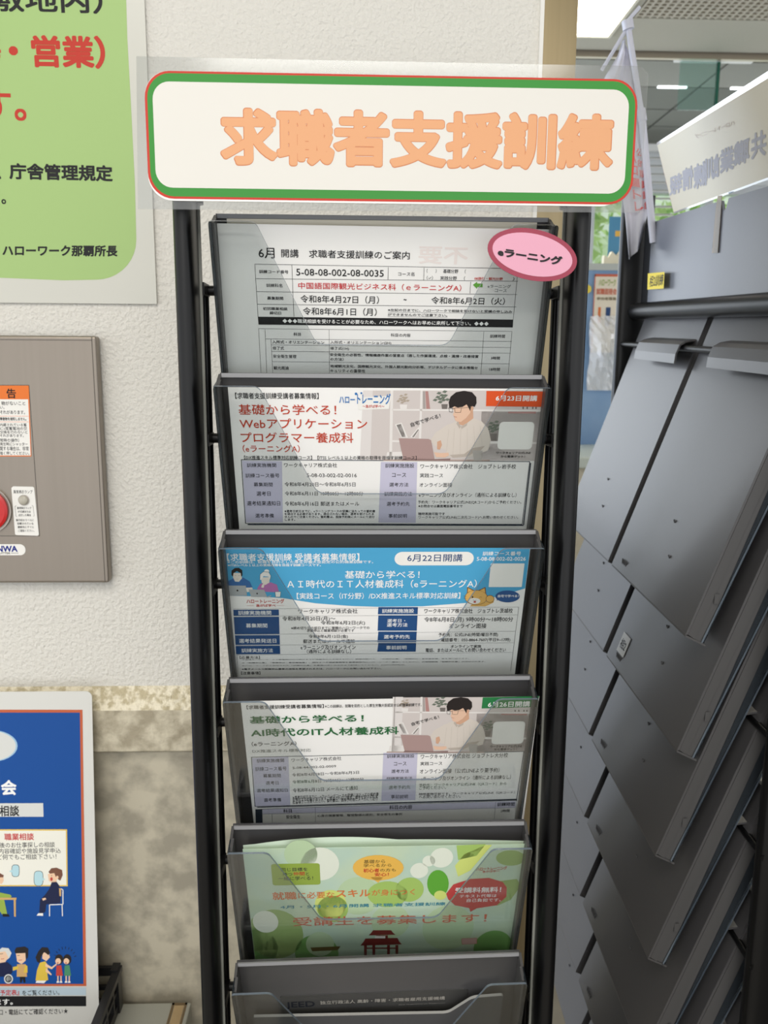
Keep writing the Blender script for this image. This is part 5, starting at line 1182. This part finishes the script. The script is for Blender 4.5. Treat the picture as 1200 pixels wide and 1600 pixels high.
RC = .0173
M_pow = mat('black_powder_coat', '0C0C0D', .35, spec=.35)
M_chan = mat('grey_channel', '8F9088', .45)
def post(parent, x, y, z0, z1, wx, wy):
    n = 20; vs = []
    for z in (z0, z1):
        for i in range(n):
            a = 2 * math.pi * i / n; ca, sa = math.cos(a), math.sin(a)
            vs.append((x + wx / 2 * math.copysign(abs(ca) ** .7, ca), y + wy / 2 * math.copysign(abs(sa) ** .55, sa), z))
    b = MB(); b.add(vs, [(i, (i + 1) % n, n + (i + 1) % n, n + i) for i in range(n)], 0, True); b.add(vs[:n], [range(n)]); b.add(vs[n:], [range(n)])
    return b.build('post', M_pow, parent)
def foot(parent, x, y):
    b = MB(); b.box((x - .016, y - .22, .012), (x + .016, y + .19, .035)); b.box((x - .014, y - .21, 0), (x + .014, y - .18, .012)); b.box((x - .014, y + .15, 0), (x + .014, y + .18, .012))
    bevel(b.build('foot', M_pow, parent), .003)
# rack one (faces the camera)
R1 = empty('leaflet_rack', (0, 0, 0)); tag(R1, 'black tubular leaflet rack standing against the wall under the orange lettered sign', 'rack')
tops = [1.5462, 1.4449, 1.3381, 1.2305, 1.1163, 1.0045]
for s in (-1, 1):
    post(R1, RC + s * .1277, .5615, .035, 1.60, .0132, .040); foot(R1, RC + s * .1277, .57)
    b = MB(); xa = RC + s * .1240; xb_ = RC + s * .1196; xs_ = sorted((xa, xb_)); b.box((xs_[0], .564, .12), (xs_[1], .5665, 1.575)); b.build('channel_strip', M_chan, R1)
    b = MB(); b.tube((RC + s * .1212, .5655, 1.553), (RC + s * .1212, .5655, 1.575), .0040, 14); b.build('strip_cap', M_pow, R1)
    b = MB(); b.tube((RC + s * .1225, .589, .12), (RC + s * .1225, .589, 1.503), .0030, 14); b.tube((RC + s * .1225, .589, 1.500), (RC + s * .1265, .580, 1.500), .0036, 12); b.build('ladder_rail', M_pow, R1)
for z in tops:
    b = MB(); b.tube((RC - .1225, .585, z - .046), (RC + .1225, .585, z - .046), .0035, 12)
    for s in (-1, 1): b.box((RC + s * .1222 - .0035, .567, z - .050), (RC + s * .1222 + .0035, .588, z - .042))
    b.build('hanging_bar', M_pow, R1)
b = MB(); b.tube((RC - .127, .57, .024), (RC + .127, .57, .024), .010); b.build('base_bar', M_pow, R1)
b = MB(); b.tube((RC - .1192, .5715, .16), (RC + .1192, .5715, .16), .008); b.build('lower_bar', M_pow, R1)

tray0 = make_tray()
desc = ['topmost under the sign, holding the black-printed course guide', 'second from the top, holding the red titled flyer', 'third tray from the top, holding the sky blue flyer', 'fourth tray from the top, holding the green titled flyer', 'fifth tray from the top, holding the leafy green flyer', 'lowest tray, nearly empty with a dark brochure at its back']
for i, z in enumerate(tops):
    t = tray0 if i == 0 else copy_tree(tray0)
    t.location = (RC + .0002, .56, z); t.rotation_euler = (0, [0, 0, 0, -.004, -.003, -.022][i], 0)
    tag(t, 'grey tray, ' + desc[i], 'tray', 'document trays on the front rack')

# flyers
M_sleeve = film('sleeve_film', 'ECECEA', .8, .25, 'DADAD8', .12)
f1 = sheet('course_guide_sheet', 'p1', 'grey-white course guide with black tables in the topmost tray', 'leaflet', mat('sleeved_paper', 'EBEAE7', .45, coat=.1), rect(.213, .262), clamp=True)
b = MB(); zt = 1.5462
b.hexa([(-.0745, .5585, zt - .20), (.1225, .5585, zt - .20), (.1225, .5595, zt - .20), (-.0745, .5595, zt - .20)] if False else [(-.0835, .5545 + .07, zt - .205), (.1175, .5545 + .07, zt - .205), (.1175, .5552 + .07, zt - .205), (-.0835, .5552 + .07, zt - .205), (-.0835, .5545, zt - .0035), (.1175, .5545, zt - .0035), (.1175, .5552, zt - .0035), (-.0835, .5552, zt - .0035)])
tag(b.build('cream_card', mat('cream_card', 'DDD6C4', .6)), 'cream card showing along the top edge behind the course guide', 'card')
f2 = sheet('red_title_flyer', 'p2', 'flyer with a red title and a man at a laptop in the second tray', 'leaflet', clamp=True, group='training flyers')
f3 = sheet('sky_blue_flyer', 'p3', 'sky blue flyer with a cartoon cat in the third tray', 'leaflet', clamp=True, group='training flyers')
f4 = sheet('green_title_flyer', 'p4', 'flyer with a green title and a man at a laptop in the fourth tray', 'leaflet', clamp=True, group='training flyers')
f5 = sheet('leafy_green_flyer', 'p5', 'leafy green flyer with orange title lettering in the fifth tray', 'leaflet', mat('bokeh_paper', 'CBDDBD', .5, vary=(22, .15, 'BFD8C6')), clamp=True, group='training flyers')
# sheet curling up behind the fifth flyer
d5 = DATA['p5']; o = empty('curled_green_sheet'); o.matrix_world = frame_matrix(d5); o.location = Vector(o.location) + Vector((0, .0022, 0)); tag(o, 'pale green sheet curling up behind the leafy green flyer', 'leaflet')
n = 24; vs = []; 
for i in range(n + 1):
    u = i / n; up = .0052 * math.sin(math.pi * min(1, u / .55)) ** .8 if u < .55 else 0
    up = max(up, .0012 * (1 - u))
    vs += [(u * .2095, up, -.0012 - .003 * math.sin(math.pi * u)), (u * .2095, -.1, -.0006)]
obj('paper', vs, [(2 * i, 2 * i + 1, 2 * i + 3, 2 * i + 2) for i in range(n)], mat('pale_green_paper', 'DDEBD8', .6), o)
o = sheet('dark_brochure', 'p6', 'dark brochure with pale lettering at the back of the lowest tray', 'brochure', mat('dark_brochure_cover', '3A3A3B', .4, vary=(8, .2, '4A4946')), outline=rect(.149, .15, .003), t=.0012)
# grey divider in front of the brochure
b = MB(); zt6 = 1.0045
def dv(x, s): return (RC + x, .56 + .33 * s - .0085, zt6 - s)
loop = fillet([dv(-.0915, .17), dv(.094, .17), dv(.094, .020), dv(.056, .029), dv(.050, .0445), dv(-.062, .0475), dv(-.070, .02), dv(-.0915, .02)], [0, 0, .002, .004, .008, .01, .004, .002])
loop = fillet([dv(-.098, .15), dv(.098, .15), dv(.098, 0.0391), dv(0.0741, 0.0414), dv(0.0558, 0.0603), dv(-.098, 0.0603)], [0, 0, .002, .012, .01, 0])
b.prism(loop, Vector((0, -1, -.33)).normalized(), .0022, 0, 1)
tag(b.build('grey_divider', [mat('divider_grey', '4E4E50', .4), mat('divider_edge', 'A9A8A4', .4)]), 'flat grey plastic divider in the lowest tray before the brochure', 'divider')

# sign on top
d = DATA['sign']; sg = empty('header_sign'); sg.matrix_world = frame_matrix(d); tag(sg, 'white header sign with green and red border and orange lettering', 'sign')
plate('paper', rect(.2925, .0735, .0145, .0, .0), .0006, mat('sign_paper', 'EEEBE6', .5, coat=.3), sg)
lam_pts = [(-.0042, .0080), (.2985, .0078), (.3035, .0035), (.3035, -.0768), (-.0072, -.0785)]
plate('clear_laminate', lam_pts, .0002, film('laminate_film', 'F0F1F1', .9, .07, 'D8D8D6', .12), sg).location = (0, 0, -.0008)
build_print(d['i'], sg)
# cheeky oval badge
d = DATA['badge']; bd = empty('oval_badge'); bd.matrix_world = frame_matrix(d); tag(bd, 'pink oval badge with a crimson rim at the top right of the rack', 'badge')
def ell_pts(rx, ry, n=48): return [(rx * math.cos(2 * math.pi * i / n), ry * math.sin(2 * math.pi * i / n)) for i in range(n)]
plate('rim', ell_pts(.0285, .0152), .001, mat('crimson_card', '94183A', .35, coat=.3), bd)
o = plate('face', ell_pts(.0255, .0124), .0003, mat('pink_card', 'DC9CB2', .4, coat=.3), bd); o.location = (0, 0, .0002)
build_print(d['i'], bd, base=.0003)

# rack two (seen from behind)
L2 = Vector((.01, 1, .047)).normalized()
R2 = empty('leaflet_rack', (0, 0, 0)); tag(R2, 'black leaflet rack on the right seen from behind, with a grey header plate', 'rack')
def post2(y, z1):
    b = MB(); n = 20; vs = []
    for z in (.035, z1):
        for i in range(n):
            a = 2 * math.pi * i / n; ca, sa = math.cos(a), math.sin(a)
            vs.append((.371 + .0215 * math.copysign(abs(ca) ** .5, ca), y + .0085 * math.copysign(abs(sa) ** .6, sa), z))
    b.add(vs, [(i, (i + 1) % n, n + (i + 1) % n, n + i) for i in range(n)], 0, True); b.add(vs[:n], [range(n)]); b.add(vs[n:], [range(n)]); b.build('post', M_pow, R2)
    b = MB(); b.box((.371 - .19, y - .016, .012), (.371 + .22, y + .016, .035)); b.box((.371 - .18, y - .014, 0), (.371 - .15, y + .014, .012)); b.box((.371 + .18, y - .014, 0), (.371 + .21, y + .014, .012)); bevel(b.build('foot', M_pow, R2), .003)
post2(1.122, 1.672); post2(.6405, 1.652)
def Lp(x, s, z): return Vector((x, .64, z)) + L2 * s
b = MB(); b.tube(Lp(.368, -.005, 1.502), Lp(.368, .475, 1.502), .0105, 24); b.build('top_rail', M_pow, R2)
# header plate with a notch
bpts = [(0, 1.507), (.452, 1.513), (.452, 1.6105), (.228, 1.603), (.220, 1.594), (.213, 1.594), (.2065, 1.603), (0, 1.598)]
bpts = [(.0, 1.504), (.432, 1.512), (.432, 1.6105), (.2255, 1.6075), (.2205, 1.5985), (.2165, 1.5965), (.2125, 1.5985), (.208, 1.6075), (0, 1.603)]
b = MB(); b.prism([Lp(.369, s, z) for s, z in bpts], (1, 0, 0), .003); hp = b.build('header_plate', mat('header_grey_plastic', '74777F', .28, bump=(500, .1, .0004)), R2)
b = MB(); b.prism([Lp(.3705, s, z) for s, z in [(.432, 1.512), (.462, 1.5125), (.462, 1.612), (.432, 1.611)]], (1, 0, 0), .004); b.build('plate_clip', M_pow, R2)
for k in range(7):
    z = 1.459 - k * .1065; b = MB(); b.tube(Lp(.3535, -.006, z), Lp(.3535, .478, z), .0035, 12); b.build('hanging_bar', M_pow, R2)
for k in range(7):
    a = Vector((.283, .64, 1.223)) + L2 * .236 - Vector((0, 0, 1)) * (.1065 * k) + Vector(((0 if k < 2 else -.009) + .009, 0 if k < 2 else .009, .004)); e = a + Vector((.33 * .262, -.012, .262))
    b = MB(); b.tube(a, e, .0062, 12); b.build('divider_rod', M_pow, R2)
b = MB(); b.tube((.371, .6405, .024), (.371, 1.122, .024), .010); b.build('base_bar', M_pow, R2)
for k in range(7):
    for c in range(2):
        t = copy_tree(tray0)
        dx, dy = (0, 0) if k < 2 else (-.009, .009)
        s = (.1205, .344)[c]; wsc = (.985, .93)[c]
        p = Vector((.283, .64, 1.223)) + L2 * s - Vector((0, 0, 1)) * (.1065 * k)
        org = p + Vector((.0924 + dx, dy, .28))
        X_ = L2; Z_ = Vector((0, -.047, 1)).normalized(); Y_ = Z_.cross(X_)
        m = Matrix.Identity(4)
        for i in range(3): m[i][0] = X_[i] * wsc; m[i][1] = Y_[i]; m[i][2] = Z_[i]; m[i][3] = org[i]
        t.matrix_world = m
        rows = ['top', 'second', 'third', 'fourth', 'fifth', 'sixth', 'seventh']
        tag(t, 'grey tray seen from behind, %s row of the %s column of the right rack' % (rows[k], 'nearer' if c == 0 else 'farther'), 'tray', 'trays of the rack seen from behind')

cbn = empty('added_dark_cabinet', (.95, .55, 0)); tag(cbn, 'dark cabinet shape added beyond the right rack to darken the gaps between its trays', 'cabinet')  # made-up cabinet, added so the gaps between the trays look dark
M_cab = mat('added_cabinet_dark', '2B2622', .5)
b = MB(); b.box((-.3, -.75, .05), (.3, .6, 1.18)); b.build('body', M_cab, cbn)
b = MB(); b.box((-.31, -.76, 1.18), (.31, .61, 1.205)); bevel(b.build('cabinet_top', M_cab, cbn), .003)
b = MB(); b.box((-.28, -.72, 0), (.28, .57, .05)); b.build('plinth', M_cab, cbn)
for yy in (-.74, -.29, .16):
    b = MB(); b.box((-.312, yy, .07), (-.301, yy + .43, 1.16)); dr = b.build('door', M_cab, cbn)
    b = MB(); b.tube((-.325, yy + .38, .75), (-.325, yy + .38, .87), .005); b.tube((-.325, yy + .38, .76), (-.312, yy + .38, .76), .003); b.tube((-.325, yy + .38, .86), (-.312, yy + .38, .86), .003); b.build('handle', mat('handle_steel', '8A8A88', .3, metal=1), dr)

# header sheet of rack two, mirrored writing showing through
d = DATA['header']; hs = empty('header_sheet'); hs.matrix_world = frame_matrix(d); tag(hs, 'cream header sheet with mirrored writing showing through, above the right rack', 'sign')
plate('paper', [(0, 0), (.30, -.001), (.30, -.078), (.002, -.078)], .0003, film('show_through_paper', 'F0EEE0', .2, .9, 'E0D6B8', .5), hs)
plate('clear_laminate', [(-.002, .003), (.30, .0045), (.30, -.08), (.0, -.08)], .0002, film('laminate_film'), hs).location = (0, 0, -.0006)
build_print(d['i'], hs)
# old tape on the header plate
def tape(name, label, pts, col, xx=.3675):
    b = MB(); b.prism([Lp(xx, s, z) for s, z in pts], (1, 0, 0), .0004); tag(b.build(name, film('tape_' + col, 'C9B79A', .9, .35, col, .2)), label, 'tape')
tape('old_tape', 'yellowed strip of old tape hanging from the notch of the grey plate', [(.2215, 1.556), (.236, 1.557), (.2345, 1.60), (.232, 1.613), (.2215, 1.612)], 'A69A88')
tape('clear_tape', 'corner of clear tape at the right edge of the grey plate', [(.06, 1.528), (.10, 1.529), (.094, 1.566), (.06, 1.566)], 'A8ABB2')
o = sheet('yellow_sticker', 'yellow', 'small yellow sticker on the left of the grey header plate', 'sticker', body=False)
d = DATA['traylabel']; 
lb = empty('white_label'); 
k = 1; base = Vector((.283, .64, 1.223)) + L2 * (.012 + .219) - Vector((0, 0, .1065))
# the label lies on the back of the second tray of the nearer column, near its far bottom corner
X_ = -L2; up = Vector((.33, -.047, 1)).normalized(); Zn = X_.cross(up).normalized()
m = Matrix.Identity(4); oo = base + X_ * .010 + up * .0375 + Zn * .0012
for i in range(3): m[i][0] = X_[i]; m[i][1] = up[i]; m[i][2] = Zn[i]; m[i][3] = oo[i]
lb.matrix_world = m; tag(lb, 'small white label with black writing on a grey tray back', 'label')
plate('paper', rect(.0225, .0225), .0003, mat('label_white', 'D8D8D4', .5), lb)
build_print([['T', '相2', 3, 6, 19.5, 17, 'k', 2, 0, 1]], lb)

# small flag on a white pole
fl = empty('table_flag', (.3754, 1.06, 1.6347)); tag(fl, 'small white flag with red writing on a slim white pole', 'flag')
M_pole = mat('white_plastic_pole', 'D5D6E2', .35)
tp = Vector((.3241, 1.06, 1.8597)) - Vector((.3754, 1.06, 1.6347))
b = MB(); b.tube((-0.003, 0.0, -.03), tp * .52, .0046, 14); b.tube(tp * .52, tp, .0036, 14); b.tube(tp * .5, tp * .56, .0056, 14); b.build('pole', M_pole, fl)
b = MB(); b.tube(tp * .955, tp * 1.0, .0068, 16); b.tube(tp * .98 + Vector((-.004, 0, 0)), tp * .98 + Vector((.012, -.004, .018)), .0022, 10); b.build('pole_cap', M_pole, fl)
b = MB(); b.tube(tp * .97, tp * .97 + Vector((-.026, .012, -.045)), .0022, 10); b.build('cross_arm', M_pole, fl)
org = Vector((.3754, 1.06, 1.6347))
prof = [((.3235, 1.842), (.3262, 1.842)), ((.3195, 1.826), (.331, 1.83)), ((.308, 1.806), (.336, 1.80)), ((.3035, 1.797), (.341, 1.785)), ((.3085, 1.775), (.3475, 1.755)), ((.318, 1.73), (.3565, 1.71)), ((.3285, 1.68), (.366, 1.67)), ((.337, 1.635), (.369, 1.645)), ((.3455, 1.585), (.360, 1.60))]
vs = []; fs = []; nx = 8
for j, ((xa, za), (xb_, zb)) in enumerate(prof):
    for i in range(nx + 1):
        u = i / nx; vs.append((xa + (xb_ - xa) * u - org.x, .012 + .006 * math.sin(u * 9 + j * .7), za + (zb - za) * u - org.z))
for j in range(len(prof) - 1):
    for i in range(nx): fs.append((j * (nx + 1) + i, j * (nx + 1) + i + 1, (j + 1) * (nx + 1) + i + 1, (j + 1) * (nx + 1) + i))
c_ = obj('cloth', vs, fs, mat('flag_cloth', 'E2E2EC', .8), fl, smooth=True); s_ = c_.modifiers.new('thickness', 'SOLIDIFY'); s_.thickness = .0006
# red vertical writing on the cloth, laid as a thin print following the cloth plane
its = []
def flagtxt(chars, x0, z0, dx, dz, size):
    for i, ch in enumerate(chars):
        x = (x0 + dx * i - org.x) * 1000; z = (z0 + dz * i - org.z) * 1000
        its.append(['A', ch, x, -z, x + size, -z + size * .15, x + size * .15, -z + size, 'flagred', 2, 0])
flagtxt('ハロートレ', .3335, 1.712, .0032, -.0145, 11); flagtxt('公的職業訓練', .3445, 1.717, .0028, -.0125, 9.5)
its.append(['E', (.323 - org.x) * 1000, -(1.779 - org.z) * 1000, 6, 8, 0, 'flagred', 0]); its.append(['E', (.323 - org.x) * 1000, -(1.779 - org.z) * 1000, 3.6, 5, 0, 'amber', 1])
p = build_print(its, fl, name='print'); p.rotation_euler = (math.radians(90), 0, 0); p.location = (0, .0035, 0)
